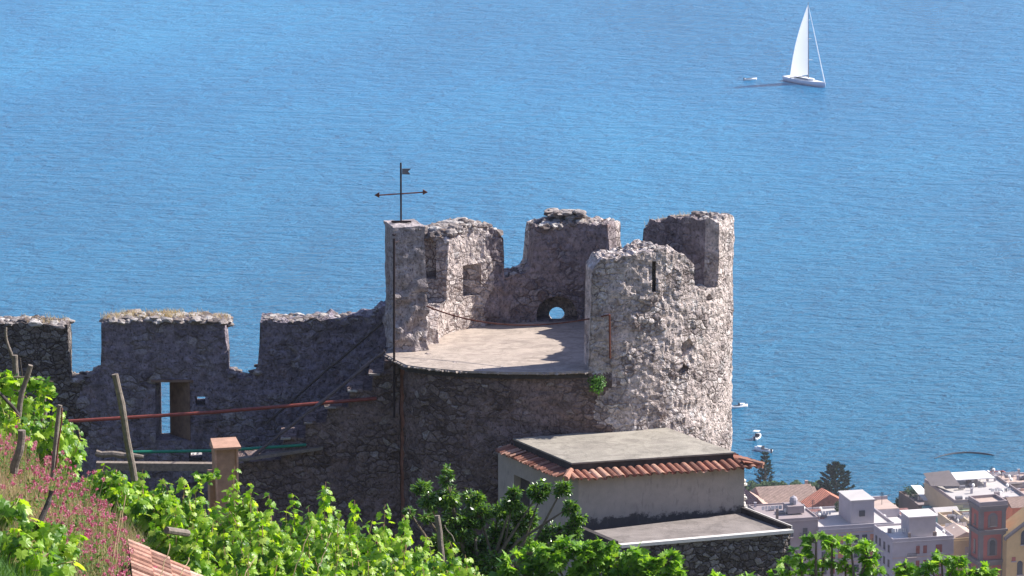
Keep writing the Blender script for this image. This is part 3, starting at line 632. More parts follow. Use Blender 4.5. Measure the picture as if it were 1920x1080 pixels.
def low_terrace():
    FL, FR, BR, BL = G(1163, 1024, ZL), G(1483, 996, ZL), G(1391, 962, ZL), G(1096, 997, ZL)
    th = thing('low_flat_roof', 'low flat roof with white coping over a rubble wall in front of the outhouse', 'flat roof', (FL.x, FL.y, 245))
    b = MB(); b.quadslab([BL, BR, FR, FL], .12); b.build('roof_deck', M['slab2'], th)
    f = v2(FR - FL).normalized(); g = v2(FR - BR).normalized(); gl = v2(FL - BL).normalized()
    b = MB(); b.quadslab([FL - gl * .1 + Vector((0, 0, .05)), FR - g * .1 + Vector((0, 0, .05)), FR + g * .08 + f * .04 + Vector((0, 0, .05)), FL + gl * .08 + Vector((0, 0, .05))], .09); b.build('front_coping', M['coping'], th)
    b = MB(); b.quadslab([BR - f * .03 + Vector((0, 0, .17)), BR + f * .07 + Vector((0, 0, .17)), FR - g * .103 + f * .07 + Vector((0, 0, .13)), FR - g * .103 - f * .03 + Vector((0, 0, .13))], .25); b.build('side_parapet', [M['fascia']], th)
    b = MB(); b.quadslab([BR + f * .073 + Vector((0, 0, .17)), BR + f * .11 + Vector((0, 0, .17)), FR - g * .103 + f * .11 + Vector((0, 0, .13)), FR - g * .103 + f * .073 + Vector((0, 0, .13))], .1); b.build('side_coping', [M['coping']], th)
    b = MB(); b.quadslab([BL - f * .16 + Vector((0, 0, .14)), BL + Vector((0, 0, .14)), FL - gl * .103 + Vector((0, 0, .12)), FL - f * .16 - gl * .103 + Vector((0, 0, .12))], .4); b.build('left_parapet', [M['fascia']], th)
    # rubble wall under the roof: front and right side
    cols = []; n = 78
    p0, p1 = v2(FL) - f * .1, v2(FR) - f * .02
    for k in range(n + 1):
        q = p0.lerp(p1, k / n); cols.append(dict(o=q + g * -.0, i=q - g * .45, zo=243.5, zi=243.5, top=ZL - .06))
    bm_obj(wallmesh(cols, .08, .4, 3, False, rough=.0), 'front_wall', M['rubble2'], th)
    b = MB(); a, c_ = v2(FR) - g * .46 - f * .35, v2(BR) - f * .35; b.prism([(a.x, a.y), ((a + f * .33).x, (a + f * .33).y), ((c_ + f * .33).x, (c_ + f * .33).y), (c_.x, c_.y)], 243.5, ZL - .13); b.build('side_wall', M['rubble2'], th)
    b = MB(); a, c_ = v2(BL), v2(FL) - gl * .46; b.prism([(a.x, a.y), ((a - f * .14).x, (a - f * .14).y), ((c_ - f * .14).x, (c_ - f * .14).y), (c_.x, c_.y)][::-1], 243.5, ZL - .27); b.build('left_wall', M['rubble2'], th)
low_terrace()
# white mortar lump / quoins at the outhouse right corner
b = MB(); rnd = random.Random(4)
for k in range(26): b.rock(P(1391 + rnd.uniform(-6, 5), rnd.uniform(895, 962), 139.55), rnd.uniform(.05, .11), k, 1)
tag(b.build('quoin_stones', M['coping']), 'pale ragged corner stones at the right end of the grey outhouse wall', 'stones', kind='stuff')

# ------------------------------------------------------------------ chimney
def chimney():
    c = P(424, 930, 100.0); zt = P(424, 838, 100).z; th = thing('terracotta_chimney', 'terracotta chimney with slanted cap slab rising behind the vines', 'chimney', (c.x, c.y, 256.3))
    Mx = Matrix.Translation((c.x, c.y, 256.3)) @ Matrix.Rotation(R(14), 4, 'Z'); h = zt - 256.3
    b = MB(); t = .022; w0 = .20; 
    vs = [Mx @ Vector(v) for v in ((-w0 + .05, -.16, 0), (w0 + .0, -.16, 0), (w0 + .0, .16, 0), (-w0 + .05, .16, 0), (-w0 - .06, -.17, h), (w0 + .02, -.17, h), (w0 + .02, .17, h), (-w0 - .06, .17, h))]
    b.add(vs, [(3, 2, 1, 0), (4, 5, 6, 7), (0, 1, 5, 4), (1, 2, 6, 5), (2, 3, 7, 6), (3, 0, 4, 7)]); b.build('shaft', M['terracotta'], th)
    for xa, xb in ((-.262, -.225), (.185, .225)):
        b = MB(); s = .10 if xa < 0 else .0
        vs = [Mx @ Vector(v) for v in ((xa + s, -.2, 0), (xb + s, -.2, 0), (xb + s, -.163, 0), (xa + s, -.163, 0), (xa, -.2, h), (xb, -.2, h), (xb, -.173, h), (xa, -.173, h))]
        b.add(vs, [(3, 2, 1, 0), (4, 5, 6, 7), (0, 1, 5, 4), (1, 2, 6, 5), (2, 3, 7, 6), (3, 0, 4, 7)]); b.build('edge_strip', M['paletile'], th)
    b = MB(); b.add([Mx @ Vector(v) for v in ((-.30, -.27, h + .003), (.27, -.27, h + .003), (.27, .2, h + .003), (-.30, .2, h + .003), (-.30, -.27, h + .05), (.27, -.27, h + .05), (.25, .2, h + .15), (-.27, .2, h + .15))],
        [(3, 2, 1, 0), (4, 5, 6, 7), (0, 1, 5, 4), (1, 2, 6, 5), (2, 3, 7, 6), (3, 0, 4, 7)]); b.build('cap_slab', M['terracotta'], th)
    b = MB(); b.box(-.34, -.17, -.02, .2, 0, h - .50, Mx); b.build('side_pier', M['terracotta'], th)
chimney()

# ------------------------------------------------------------------ boats
def loft(mb, secs, close=True):
    n = len(secs[0]); vs = [v for s in secs for v in s]
    fs = [(i * n + j, (i + 1) * n + j, (i + 1) * n + (j + 1) % n, i * n + (j + 1) % n) for i in range(len(secs) - 1) for j in range(n)]
    fs += [tuple(range(n)), tuple(range(len(secs) * n - 1, (len(secs) - 1) * n - 1, -1))]
    mb.add(vs, fs)
def hull_mb(Mx, L, Wd, fb, depth=.5, sheer=.25):
    b = MB(); secs = []; N_ = 14
    for i in range(N_ + 1):
        u = i / N_; x = (u - .5) * L; hw = Wd / 2 * (min(1, .72 + .9 * u) if u < .35 else max(.02, (1 - ((u - .35) / .65) ** 2.4))) ; top = fb * (1 + sheer * (u - .35) ** 2 * 2.5)
        k = .75 + .1 * u
        secs.append([Mx @ Vector(v) for v in ((x, -hw * .2, -depth * (1 - u * .6)), (x, -hw * k * .9, -.05), (x + .02 * L * max(0, u - .8), -hw, top), (x + .02 * L * max(0, u - .8), hw, top), (x, hw * k * .9, -.05), (x, hw * .2, -depth * (1 - u * .6)))])
    loft(b, secs); return b
def yacht():
    p = G(1510, 157, 0); L = 21.0
    Mx = Matrix.Translation((p.x, p.y, 0)) @ Matrix.Rotation(R(-52), 4, 'Z')
    th = thing('sailing_yacht', 'white sailing yacht with tall mainsail raised far out on the sea', 'sailboat', (p.x, p.y, 0))
    hull_mb(Mx, L, 4.8, 1.35).build('hull', M['hull'], th, True)
    b = MB(); secs = []
    for i in range(13):
        u = i / 12; x = (u - .5) * L * .985; hw = 2.32 * (min(1, .72 + .9 * u) if u < .35 else max(.02, (1 - ((u - .35) / .65) ** 2.4))); top = 1.36 * (1 + .25 * (u - .35) ** 2 * 2.5)
        secs.append([Mx @ Vector(v) for v in ((x, -hw, top), (x, -hw * .96, top + .12), (x, hw * .96, top + .12), (x, hw, top))])
    loft(b, secs); b.build('deck', M['white'], th)
    b = MB(); b.prism([(-4.5, -1.3), (3.4, -1.1), (4.6, -.3), (4.6, .3), (3.4, 1.1), (-4.5, 1.3)], 1.5, 2.25, Mx); cb = b.build('cabin', M['white'], th)
    b = MB(); b.box(-3.6, 2.6, -1.33, -1.28, 1.8, 2.05, Mx); b.box(-3.6, 2.6, 1.28, 1.33, 1.8, 2.05, Mx); b.build('window', M['dark'], cb)
    mast = Mx @ Vector((1.6, 0, 1.5)); H = P(1509, 4, mast.y).z
    b = MB(); b.tube([mast, (mast.x - .4, mast.y, H)], [.16, .09], 8); b.build('mast', M['flagmetal'], th)
    bo = P(1481, 146, mast.y + 4); b = MB(); b.tube([mast + Vector((0, 0, 1.5)), bo], .14, 6); b.build('boom', M['dark'], th)
    b = MB(); tack = mast + Vector((0, 0, 1.9)); head = Vector((mast.x - .4, mast.y, H - .6)); clew = bo + Vector((0, 0, .25)); n = 14; vs = []; out = (clew - tack).cross(Vector((0, 0, 1))).normalized()
    for i in range(n + 1):
        u = i / n; a = tack.lerp(head, u); c_ = clew.lerp(head, u) + (clew - tack).normalized() * 1.1 * sin(pi * u)
        for j in range(9):
            v = j / 8; vs.append(a.lerp(c_, v) - out * .55 * sin(pi * v) * (1 - u))
    n1 = len(vs); vs += [v + out * .03 for v in vs]
    fs = [(i * 9 + j, i * 9 + j + 1, (i + 1) * 9 + j + 1, (i + 1) * 9 + j) for i in range(n) for j in range(8)]
    fs += [(n1 + a, n1 + d, n1 + c_, n1 + b_) for a, b_, c_, d in fs]; b.add(vs, fs); b.build('mainsail', M['sail'], th, True)
    bow = Mx @ Vector((L / 2 - .3, 0, 1.9)); b = MB(); top = Vector((mast.x - .38, mast.y, H - .8)); b.tube([bow, bow.lerp(top, .5), top], [.17, .13, .05], 6); b.build('furled_jib', M['sail'], th)
    for k, fz in enumerate((.26, .53, .77)):
        z = mast.z + (H - mast.z) * fz; ww = 1.5 - .35 * k; dd = Mx.to_3x3() @ Vector((.25, 1, 0)); q = Vector((mast.x - .4 * fz, mast.y, z)); b = MB(); b.tube([q, q - dd * ww * -1 * -1], .07, 5); b.tube([q, q + dd * ww], .07, 5); b.build('spreader', M['white'], th)
    b = MB(); st = Mx @ Vector((-L / 2 + .3, 0, 1.6)); b.tube([st, top], .03, 4); b.build('backstay', M['flagmetal'], th)
yacht()
def motorboat(px, py, L, rot, label, canopy=False, open_=False, group=None):
    p = G(px, py, 0); th = thing('motorboat' if not open_ else 'dinghy', label, 'boat', (p.x, p.y, 0), group)
    Mx = Matrix.Translation((p.x, p.y, 0)) @ Matrix.Rotation(R(rot), 4, 'Z')
    hull_mb(Mx, L, L * .38, L * .11, .3, .5).build('hull', M['white'], th, True)
    z = L * .11
    b = MB(); b.prism([(-L * .36, -L * .13), (L * .12, -L * .13), (L * .12, L * .13), (-L * .36, L * .13)], z + .005, z + .05, Mx); b.build('cockpit', M['dark'], th)
    if not open_:
        b = MB(); b.prism([(L * .0, -L * .12), (L * .2, -L * .11), (L * .32, -L * .03), (L * .32, L * .03), (L * .2, L * .11), (0, L * .12)], z + .052, z + L * .11, Mx); b.build('foredeck_cabin', M['white'], th)
        b = MB(); b.box(-L * .02, 0, -L * .11, L * .11, z + .06, z + L * .15, Mx); b.build('windscreen', M['dark'], th)
    if canopy:
        b = MB(); b.box(-L * .32, L * .02, -L * .15, L * .15, z + L * .30, z + L * .32, Mx)
        b.build('canopy', M['white'], th)
        for sx in (-.3, 0):
            for sy in (-.13, .13): b = MB(); b.tube([Mx @ Vector((L * sx, L * sy, z)), Mx @ Vector((L * sx, L * sy, z + L * .3))], .04, 5); b.build('canopy_post', M['flagmetal'], th)
    b = MB(); b.box(-L * .54, -L * .47, -L * .04, L * .04, -.2, z + .4, Mx); b.build('outboard_motor', M['dark'], th)
motorboat(1420, 822, 4.8, 70, 'white motorboat with a small canopy, the upper of the two moored beside the tall tree', True, group='moored motorboats')
motorboat(1430, 846, 5.2, 140, 'white motorboat without canopy moored just above the tall conifer', group='moored motorboats')
motorboat(1386, 764, 4.6, 20, 'small white motorboat showing just past the right edge of the tower', group='moored motorboats')
motorboat(1407, 150, 4.6, 10, 'tiny white dinghy drifting left of the sailing yacht', open_=True)
b = MB(); pts = []
for k in range(41):
    u = k / 40; px = 1752 + 112 * u; py = 860 - 11 * (1 - (1 - u * 1.05) ** 4) if u < .5 else 849.5 + 5 * ((u - .5) / .5) ** 2
    pts.append(G(px, py, 0) + Vector((0, 0, .06)))
b.tube(pts, [.10 + .22 * min(1, k / 18) * min(1, (41 - k) / 6) for k in range(41)], 6); tag(b.build('floating_boom', M['dark']), 'dark curved floating boom line on the water off the town', 'float line')

# ------------------------------------------------------------------ town below
def wallm(name, col): M[name] = plain(name, col, .9, .10, .5, .0, 10, .1, stain=(tuple(c * .72 for c in col), .5))
wallm('t_white', (.42, .385, .41)); wallm('t_cream', (.54, .44, .31)); wallm('t_grey', (.34, .28, .28)); wallm('t_brown', (.22, .165, .14)); wallm('t_pink', (.52, .36, .29)); wallm('t_ochre', (.48, .36, .21)); wallm('t_brick', (.42, .125, .10)); wallm('t_stone', (.20, .17, .165)); wallm('t_yellow', (.60, .42, .20)); wallm('t_green', (.36, .50, .33)); wallm('t_teal', (.16, .34, .33)); wallm('t_orange', (.56, .20, .12))
M['t_roof'] = plain('t_roof', (.50, .46, .44), .9, .12, .35, stain=((.36, .33, .32), .5)); M['t_whiteroof'] = plain('t_whiteroof', (.68, .63, .60), .9, .08, .4, stain=((.52, .48, .46), .4))
M['t_pinkroof'] = plain('t_pinkroof', (.50, .38, .32), .9, .12, .4, stain=((.36, .26, .22), .5))
M['shutter'] = plain('shutter', (.25, .06, .045), .7, .1, 1); M['orange'] = plain('orange_blind', (.55, .22, .12), .8, .1, 1); M['glass'] = plain('dark_glass', (.03, .035, .05), .25, .1, 1, spec=.6)
M['awning'] = plain('awning', (.75, .73, .70), .8, .05, 1); M['mist'] = None
TH_ = R(14); BL = []
class Bld:
    """a building whose local x runs along its facade and local y goes back, placed by a point of its facade top"""
    def __init__(s, name, label, cat, px, py, Y, W, D, zb=-1.0, rot=TH_, group=None):
        p = P(px, py, Y); s.H = p.z - zb; s.W = W; s.D = D; s.Mx = Matrix.Translation((p.x, p.y, zb)) @ Matrix.Rotation(rot, 4, 'Z')
        s.th = thing(name, label, cat, (p.x, p.y, zb), group)
    def box(s, name, mat, x0, x1, y0, y1, z0, z1, parent=None):
        b = MB(); b.box(x0, x1, y0, y1, z0, z1, s.Mx); return b.build(name, M[mat], parent or s.th)
    def body(s, mat, roof, parapet=.55, pmat=None):
        BL.append(s); W, D, H = s.W, s.D, s.H; s.wall = s.box('wall', mat, 0, W, 0, D, 0, H - parapet)
        s.roof = s.box('roof', roof, .25, W - .25, .25, D - .25, H - parapet + .003, H - parapet + .08)
        b = MB(); t = .25; z0, z1 = H - parapet + .003, H
        b.box(0, W, 0, t - .003, z0, z1, s.Mx); b.box(0, W, D - t + .003, D, z0, z1, s.Mx); b.box(0, t - .003, t, D - t, z0, z1, s.Mx); b.box(W - t + .003, W, t, D - t, z0, z1, s.Mx)
        b.build('parapet', M[pmat or mat], s.th)
        s.box('cornice', pmat or mat, -.12, W + .12, -.12, -.003, H - parapet - .35, H - parapet - .15)
    def win(s, x, z, w_=1.0, h=1.7, mat='shutter', y=0, frame='t_white', side=False, arch=False):
        b = MB()
        if side: b.box(y - .10, y - .003, x - w_ / 2, x + w_ / 2, z, z + h, s.Mx)
        else:
            if arch:
                n = 10; poly = [(x - w_ / 2, z), (x + w_ / 2, z)] + [(x + w_ / 2 * cos(pi * k / n), z + h - w_ / 2 + w_ / 2 * sin(pi * k / n)) for k in range(n + 1)]
                b.prism(poly, y - .10, y - .003, s.Mx @ Matrix(((1, 0, 0, 0), (0, 0, 1, 0), (0, 1, 0, 0), (0, 0, 0, 1))))
            else: b.box(x - w_ / 2, x + w_ / 2, y - .10, y - .003, z, z + h, s.Mx)
        o = b.build('window', M[mat], s.th)
        b = MB()
        if side: b.box(y - .25, y - .003, x - w_ / 2 - .15, x + w_ / 2 + .15, z - .16, z - .003, s.Mx)
        else: b.box(x - w_ / 2 - .15, x + w_ / 2 + .15, y - .25, y - .003, z - .16, z - .003, s.Mx)
        b.build('sill', M[frame], o); return o
    def clutter(s, seed, n, z):
        rnd = random.Random(seed)
        for k in range(n):
            x, y = rnd.uniform(.8, s.W - 1.2), rnd.uniform(.8, s.D - 1.2); kind = rnd.choice(['vent', 'vent', 'water_tank', 'box'])
            if kind == 'vent':
                b = MB(); b.box(x, x + .45, y, y + .45, z, z + 1.1, s.Mx); b.box(x - .1, x + .55, y - .1, y + .55, z + 1.103, z + 1.22, s.Mx); b.build('chimney', M['t_white'], s.th)
            elif kind == 'water_tank':
                b = MB(); b.tube([s.Mx @ Vector((x, y, z + .5)), s.Mx @ Vector((x + 1.5, y, z + .5))], .45, 10); b.build('water_tank', M['flagmetal'], s.th)
            else: s.box('roof_unit', 't_grey', x, x + 1.1, y, y + .8, z, z + .9)
def antenna(s, x, y, z, h=3):
    b = MB(); b.tube([s.Mx @ Vector((x, y, z)), s.Mx @ Vector((x, y, z + h))], .06, 5)
    for k in range(4): b.tube([s.Mx @ Vector((x - .5, y, z + h - .2 - k * .25)), s.Mx @ Vector((x + .5, y, z + h - .2 - k * .25))], .04, 4)
    b.build('antenna', M['dark'], s.th)
def gable(s, mat, x0, x1, y0, y1, z0, z1, name='roof', along='x', gmat=None, t=.15):
    """tiled gable roof with overhang; ridge along local x or y"""
    b = MB(); m = lambda *v: s.Mx @ Vector(v)
    if along == 'x':
        ym = (y0 + y1) / 2; b.add([m(x0, y0, z0), m(x1, y0, z0), m(x1, ym, z1), m(x0, ym, z1), m(x1, y1, z0), m(x0, y1, z0)], [(0, 1, 2, 3), (3, 2, 4, 5), (0, 3, 5), (1, 4, 2), (0, 5, 4, 1)])
    else:
        xm = (x0 + x1) / 2; b.add([m(x0, y0, z0), m(xm, y0, z1), m(xm, y1, z1), m(x0, y1, z0), m(x1, y0, z0), m(x1, y1, z0)], [(0, 1, 2, 3), (1, 4, 5, 2), (0, 4, 1), (3, 2, 5), (0, 3, 5, 4)])
    return b.build(name, M[mat], s.th)
def striped(name, a, c_):
    m, t, b, o = newmat(name); n = N(t); wv_ = t.nodes.new('ShaderNodeTexWave'); wv_.inputs['Scale'].default_value = 1.1; wv_.inputs['Distortion'].default_value = .6
    mp = t.nodes.new('ShaderNodeMapping'); mp.inputs['Rotation'].default_value = (0, 0, -TH_); link(t, n.co, mp.inputs[0]); link(t, mp.outputs[0], wv_.inputs[0])
    c = n.mix(wv_.outputs[1], a, c_); c = n.mix(1, c, n.ramp(n.noise(1.2, 4, .7)[0], [(.3, .7), (.7, 1.2)]), 'MULTIPLY'); link(t, c, b.inputs['Base Color']); b.inputs['Roughness'].default_value = .95; n.bump(wv_.outputs[1], 1, .1, b); M[name] = m
striped('t_tiles', (.20, .13, .11), (.44, .31, .25)); striped('t_redtiles', (.24, .11, .095), (.33, .16, .14)); striped('t_orangetiles', (.50, .17, .10), (.60, .24, .15))

# white house with flat roof and stair box
s = Bld('apartment_house', 'white apartment house with big grey flat roof and stair box, below the orange roofed house', 'house', 1535, 988, 1058, 17, 17, group='town houses')
s.body('t_white', 't_roof'); H = s.H
sb = s.box('stair_box', 't_white', 8.0, 13.2, 2.2, 11, H - .45, H + 4.6); s.box('stair_box_roof', 't_roof', 7.8, 13.4, 2.0, 11.2, H + 4.603, H + 4.85, sb)
b = MB(); b.box(9.8, 11.1, 2.05, 2.197, H + 1.2, H + 2.5, s.Mx); b.build('window', M['glass'], sb)
for fl in range(3):
    z = H - 4.0 - 3.3 * fl
    for x, mt in ((1.3, 'glass'), (3.2, 'shutter'), (5.0, 'orange'), (6.9, 'shutter'), (8.6, 'glass'), (10.4, 'glass'), (12.2, 'orange'), (14.0, 'shutter'), (15.8, 'glass')): s.win(x, z, 1.1, 1.7, mt)
    for y in (3, 8, 13): s.win(y, z, 1.1, 1.7, 'glass', side=True)
    s.box('string_course', 't_pink', -.05, 17.05, -.06, -.003, z + 2.25, z + 2.45)
antenna(s, 3, 14, H, 2.5)
# connecting terrace house
s = Bld('terrace_house', 'pale house with pinkish terraces between the two white flat roofed houses', 'house', 1628, 986, 1072, 10, 18, group='town houses')
s.body('t_white', 't_whiteroof'); H = s.H
s.box('upper_terrace', 't_white', 2, 9.8, 8, 17, H - .4, H + 1.3); s.box('upper_terrace_roof', 't_pinkroof', 2.1, 9.7, 8.1, 16.9, H + 1.303, H + 1.45); s.box('low_wall', 't_white', 2, 9.8, 16.5, 17, H + 1.46, H + 2.2)
for fl in range(3):
    for x in (2, 5, 8): s.win(x, H - 3.8 - 3.3 * fl, 1.0, 2.0, 'glass' if x != 5 else 'shutter')
s.clutter(3, 4, H - .45); antenna(s, 7, 12, H + 1.4, 3)
# white house right
s = Bld('apartment_house', 'white apartment house with white roof box and brown shutters left of the bell tower', 'house', 1674, 1011, 1040, 13.6, 13, group='town houses')
s.body('t_white', 't_whiteroof'); H = s.H
sb = s.box('roof_box', 't_white', 4.3, 10.2, 2.0, 7.5, H - .45, H + 3.9); s.box('roof_box_lid', 't_whiteroof', 4.0, 10.6, 1.6, 7.9, H + 3.903, H + 4.15, sb)
for fl in range(4):
    z = H - 3.5 - 3.2 * fl
    for x, w_ in ((5.6, .8), (7.2, .8), (10.3, 1.4)): s.win(x, z, w_, 1.7)
    for y in (2.5, 5.5, 8.5, 11.0): s.win(y, z, 1.0, 1.6, 'glass', side=True)
    s.box('string_course', 't_pink', -.05, 13.65, -.06, -.003, z - .75, z - .6)
s.box('chimney', 't_brown', 3.6, 4.1, .3, .8, H, H + 1.0); s.box('chimney', 't_brown', 9.2, 9.9, .3, .9, H, H + .9)
# small ochre house
s = Bld('small_house', 'ochre house with pinkish lean roof between white house and bell tower', 'house', 1788, 1010, 1046, 6.5, 12, group='town houses')
s.body('t_ochre', 't_pinkroof', .3); H = s.H; s.win(3.4, H - 4.2, 1.6, 2.2, 't_grey'); s.win(3.4, H - 8, 1.4, 2.2, 't_grey')
gable(s, 't_pinkroof', .3, 5.8, .4, 9, H, H + 1.2, 'pitched_roof', 'y')
s = Bld('low_house', 'low pinkish roofed house with slanting parapets just left of the bell tower', 'house', 1792, 985, 1062, 8, 12, group='town houses')
s.body('t_cream', 't_pinkroof', .7); H = s.H; s.clutter(9, 5, H - .6); s.box('partition', 't_cream', 3, 3.4, .3, 11, H - .6, H + .7)
# brown house with planted roof
s = Bld('roof_garden_house', 'brown house with plants and awning on its shaded roof terrace at the shore', 'house', 1722, 948, 1108, 12, 14, group='town houses')
s.body('t_brown', 't_grey', .9); H = s.H
for fl in range(2):
    for x in (3, 6.5, 10): s.win(x, H - 4 - 3.3 * fl, 1.1, 1.8, 'glass')
b = MB(); b.add([s.Mx @ Vector(v) for v in ((1.5, 1, H + .9), (4.2, 1, H + .6), (3.2, 8, H + 2.6), (.8, 8, H + 2.8))], [(0, 1, 2, 3)]); b.add([s.Mx @ Vector(v) for v in ((1.5, 1, H + .84), (4.2, 1, H + .54), (3.2, 8, H + 2.54), (.8, 8, H + 2.74))], [(3, 2, 1, 0)]); b.build('awning', M['awning'], s.th)
s.box('pergola', 't_stone', 5, 11.5, 6, 12, H + 1.9, H + 2.1); s.clutter(5, 5, H - .8); GH = s
# building with blue-white terrace
s = Bld('terrace_block', 'long block with light roof terrace, green parapet band and tan facade behind the bell tower', 'house', 1790, 938, 1092, 17, 21, group='town houses')
s.body('t_cream', 't_roof', .7, 't_grey'); H = s.H
s.box('green_band', 't_green', .2, 13, -.9, -.003, H - 3.6, H - 2.5); s.box('green_band_top', 't_green', .2, 13, -1.0, -.003, H - 2.497, H - 2.3); s.box('window_band', 't_grey', 2, 12, -.1, -.003, H - 1.9, H - 1.2)
s.box('white_canopy', 'awning', 4.5, 14, 13, 20, H + 1.1, H + 1.3); s.box('canopy_post', 't_stone', 9.2, 9.7, 12.7, 12.99, H - .6, H + 1.2)
for x in (2, 5, 8): s.win(x, H - 6.3, 1.1, 1.8, 'glass')
b = MB(); b.add([s.Mx @ Vector(v) for v in ((-1.5, 12, H + .5), (4.5, 9, H + .8), (4.5, 17, H + 2.6), (-1, 19, H + 1.8))], [(0, 1, 2, 3)]); b.add([s.Mx @ Vector(v) for v in ((-1.5, 12, H + .44), (4.5, 9, H + .74), (4.5, 17, H + 2.54), (-1, 19, H + 1.74))], [(3, 2, 1, 0)]); b.build('dark_awning', M['t_stone'], s.th)
s.clutter(12, 8, H - .6)
b = MB(); b.box(-2.2, -.3, -4, 16, 0, H - 5, s.Mx); b.build('teal_side_wing', M['t_teal'], s.th)
# pink building far right
s = Bld('pink_house', 'pink house with red roof edge at the top right of the town', 'house', 1836, 903, 1125, 9, 9, group='town houses')
s.body('t_pink', 't_pinkroof', .6, 't_brick'); H = s.H; s.win(4, H - 2.1, 1.2, .9, 't_cream'); s.box('white_chimney', 't_white', 7.7, 8.7, .5, 1.5, H, H + 1.4)
s = Bld('tan_house', 'plain tan walled house behind the bell tower', 'house', 1850, 925, 1110, 7.5, 9, group='town houses')
s.body('t_pinkroof', 't_pinkroof', .4); s.win(5, s.H - 5, 1, 1.6, 'glass')
s = Bld('white_house', 'small white house with dark windows beside the pink house at the right edge', 'house', 1886, 906, 1118, 10, 9, group='town houses')
s.body('t_white', 't_pinkroof', .5, 't_white'); H = s.H
for x in (1.8, 4.2, 7): s.win(x, H - 3.0, 1.2, 1.7, 'glass')
s.box('dark_canopy', 't_stone', -.1, 3.8, -1.2, -.003, H - .1, H + .05); s.box('balcony', 't_pinkroof', -.3, 8, -1.3, -.003, H - 3.9, H - 3.4); s.clutter(7, 3, H)
s = Bld('balcony_house', 'cluttered pinkish house with awnings above the yellow church', 'house', 1868, 940, 1096, 12, 10, group='town houses')
s.body('t_pink', 't_pinkroof', .6); H = s.H
for x in (1.5, 4, 6.5, 9): s.win(x, H - 3, 1.0, 1.8, 'glass')
s.clutter(8, 8, H - .5); s.box('blind', 't_brick', 3, 5, -.8, -.003, H - 1.2, H - 1.05)
# yellow church
s = Bld('yellow_church', 'yellow church with sloping cornices and arched window at the right edge', 'church', 1888, 1010, 1035, 14, 8, group='town houses')
H = s.H; s.box('nave_wall', 't_yellow', 0, 14, 0, 8, 0, H); gable(s, 't_yellow', 0, 14, 0, 8, H + .003, H + 5, 'gable_wall', 'y')
for sx in (0, 1):
    b = MB(); m = lambda *v: s.Mx @ Vector(v); q = [(-.5, -.5, H - .3), (7, -.5, H + 5.0), (7, .6, H + 5.0), (-.5, .6, H - .3)]
    if sx: q = [(14 - x, y, z) for x, y, z in q]
    b.add([m(*a) for a in q] + [m(a[0], a[1], a[2] + .5) for a in q], [(0, 1, 2, 3), (7, 6, 5, 4), (0, 4, 5, 1), (1, 5, 6, 2), (2, 6, 7, 3), (3, 7, 4, 0)]); b.build('cornice', M['t_stone'], s.th)
s.win(4.2, H - 1.5, 2.2, 3.2, 'glass', arch=True); s.win(3, H - 8, 1.2, 3, 'glass', arch=True); s.win(6, H - 8, 1.2, 3, 'glass', arch=True); s.win(1.6, H - 5, .8, .9, 't_brick')
# bell tower
s = Bld('bell_tower', 'square red brick bell tower with grey cornices and arched openings', 'bell tower', 1838, 942, 1036, 5.9, 5.9, rot=R(17), group=None)
H = s.H; s.W = s.D = 5.9
def band(z0, z1, e, name='cornice', mat='t_stone'): return s.box(name, mat, -e, 5.9 + e, -e, 5.9 + e, z0, z1)
s.box('shaft', 't_brick', .15, 5.75, .15, 5.75, 0, H - .9)
b = MB(); z0, z1 = H - .9, H
for x0, x1, y0, y1 in ((-.2, 6.1, -.2, .15), (-.2, 6.1, 5.75, 6.1), (-.2, .15, .153, 5.747), (5.75, 6.1, .153, 5.747)): b.box(x0, x1, y0, y1, z0, z1, s.Mx)
b.build('parapet', M['t_grey'], s.th); s.box('flat_top', 't_pinkroof', .2, 5.7, .2, 5.7, H - .897, H - .6)
band(H - 1.5, H - .903, .35); band(H - 2.1, H - 1.503, .1); band(H - 6.6, H - 6.1, .35); band(H - 7.2, H - 6.603, .1); band(H - 13.3, H - 12.7, .45); band(H - 13.9, H - 13.303, .15)
for z0, z1 in ((H - 6.097, H - 2.103), (H - 12.697, H - 7.203), (0, H - 13.903)):
    b = MB()
    for x0, x1 in ((0, .9), (5.0, 5.9)):
        for y0, y1 in ((0, .9), (5.0, 5.9)): b.box(x0, x1, y0, y1, z0, z1, s.Mx)
    b.build('corner_pilasters', M['t_stone'], s.th)
for z, h in ((H - 5.6, 2.6), (H - 11.8, 3.4), (H - 19, 3.6)):
    mt = 't_brown' if h < 3 else 'glass'
    b = MB(); n = 10; x = 2.95; w_ = 2.2; poly = [(x - w_ / 2, z), (x + w_ / 2, z)] + [(x + w_ / 2 * cos(pi * k / n), z + h - .6 + w_ / 2 * sin(pi * k / n)) for k in range(n + 1)]
    b.prism(poly, .03, .147, s.Mx @ Matrix(((1, 0, 0, 0), (0, 0, 1, 0), (0, 1, 0, 0), (0, 0, 0, 1)))); b.build('arch_surround', M['t_stone'], s.th)
    s.win(2.95, z + .2, 1.2, h - .2, mt, y=.03, frame='t_stone', arch=True); s.win(2.95, z + .2, 1.0, h - .4, mt, y=.147, frame='t_stone', side=True)
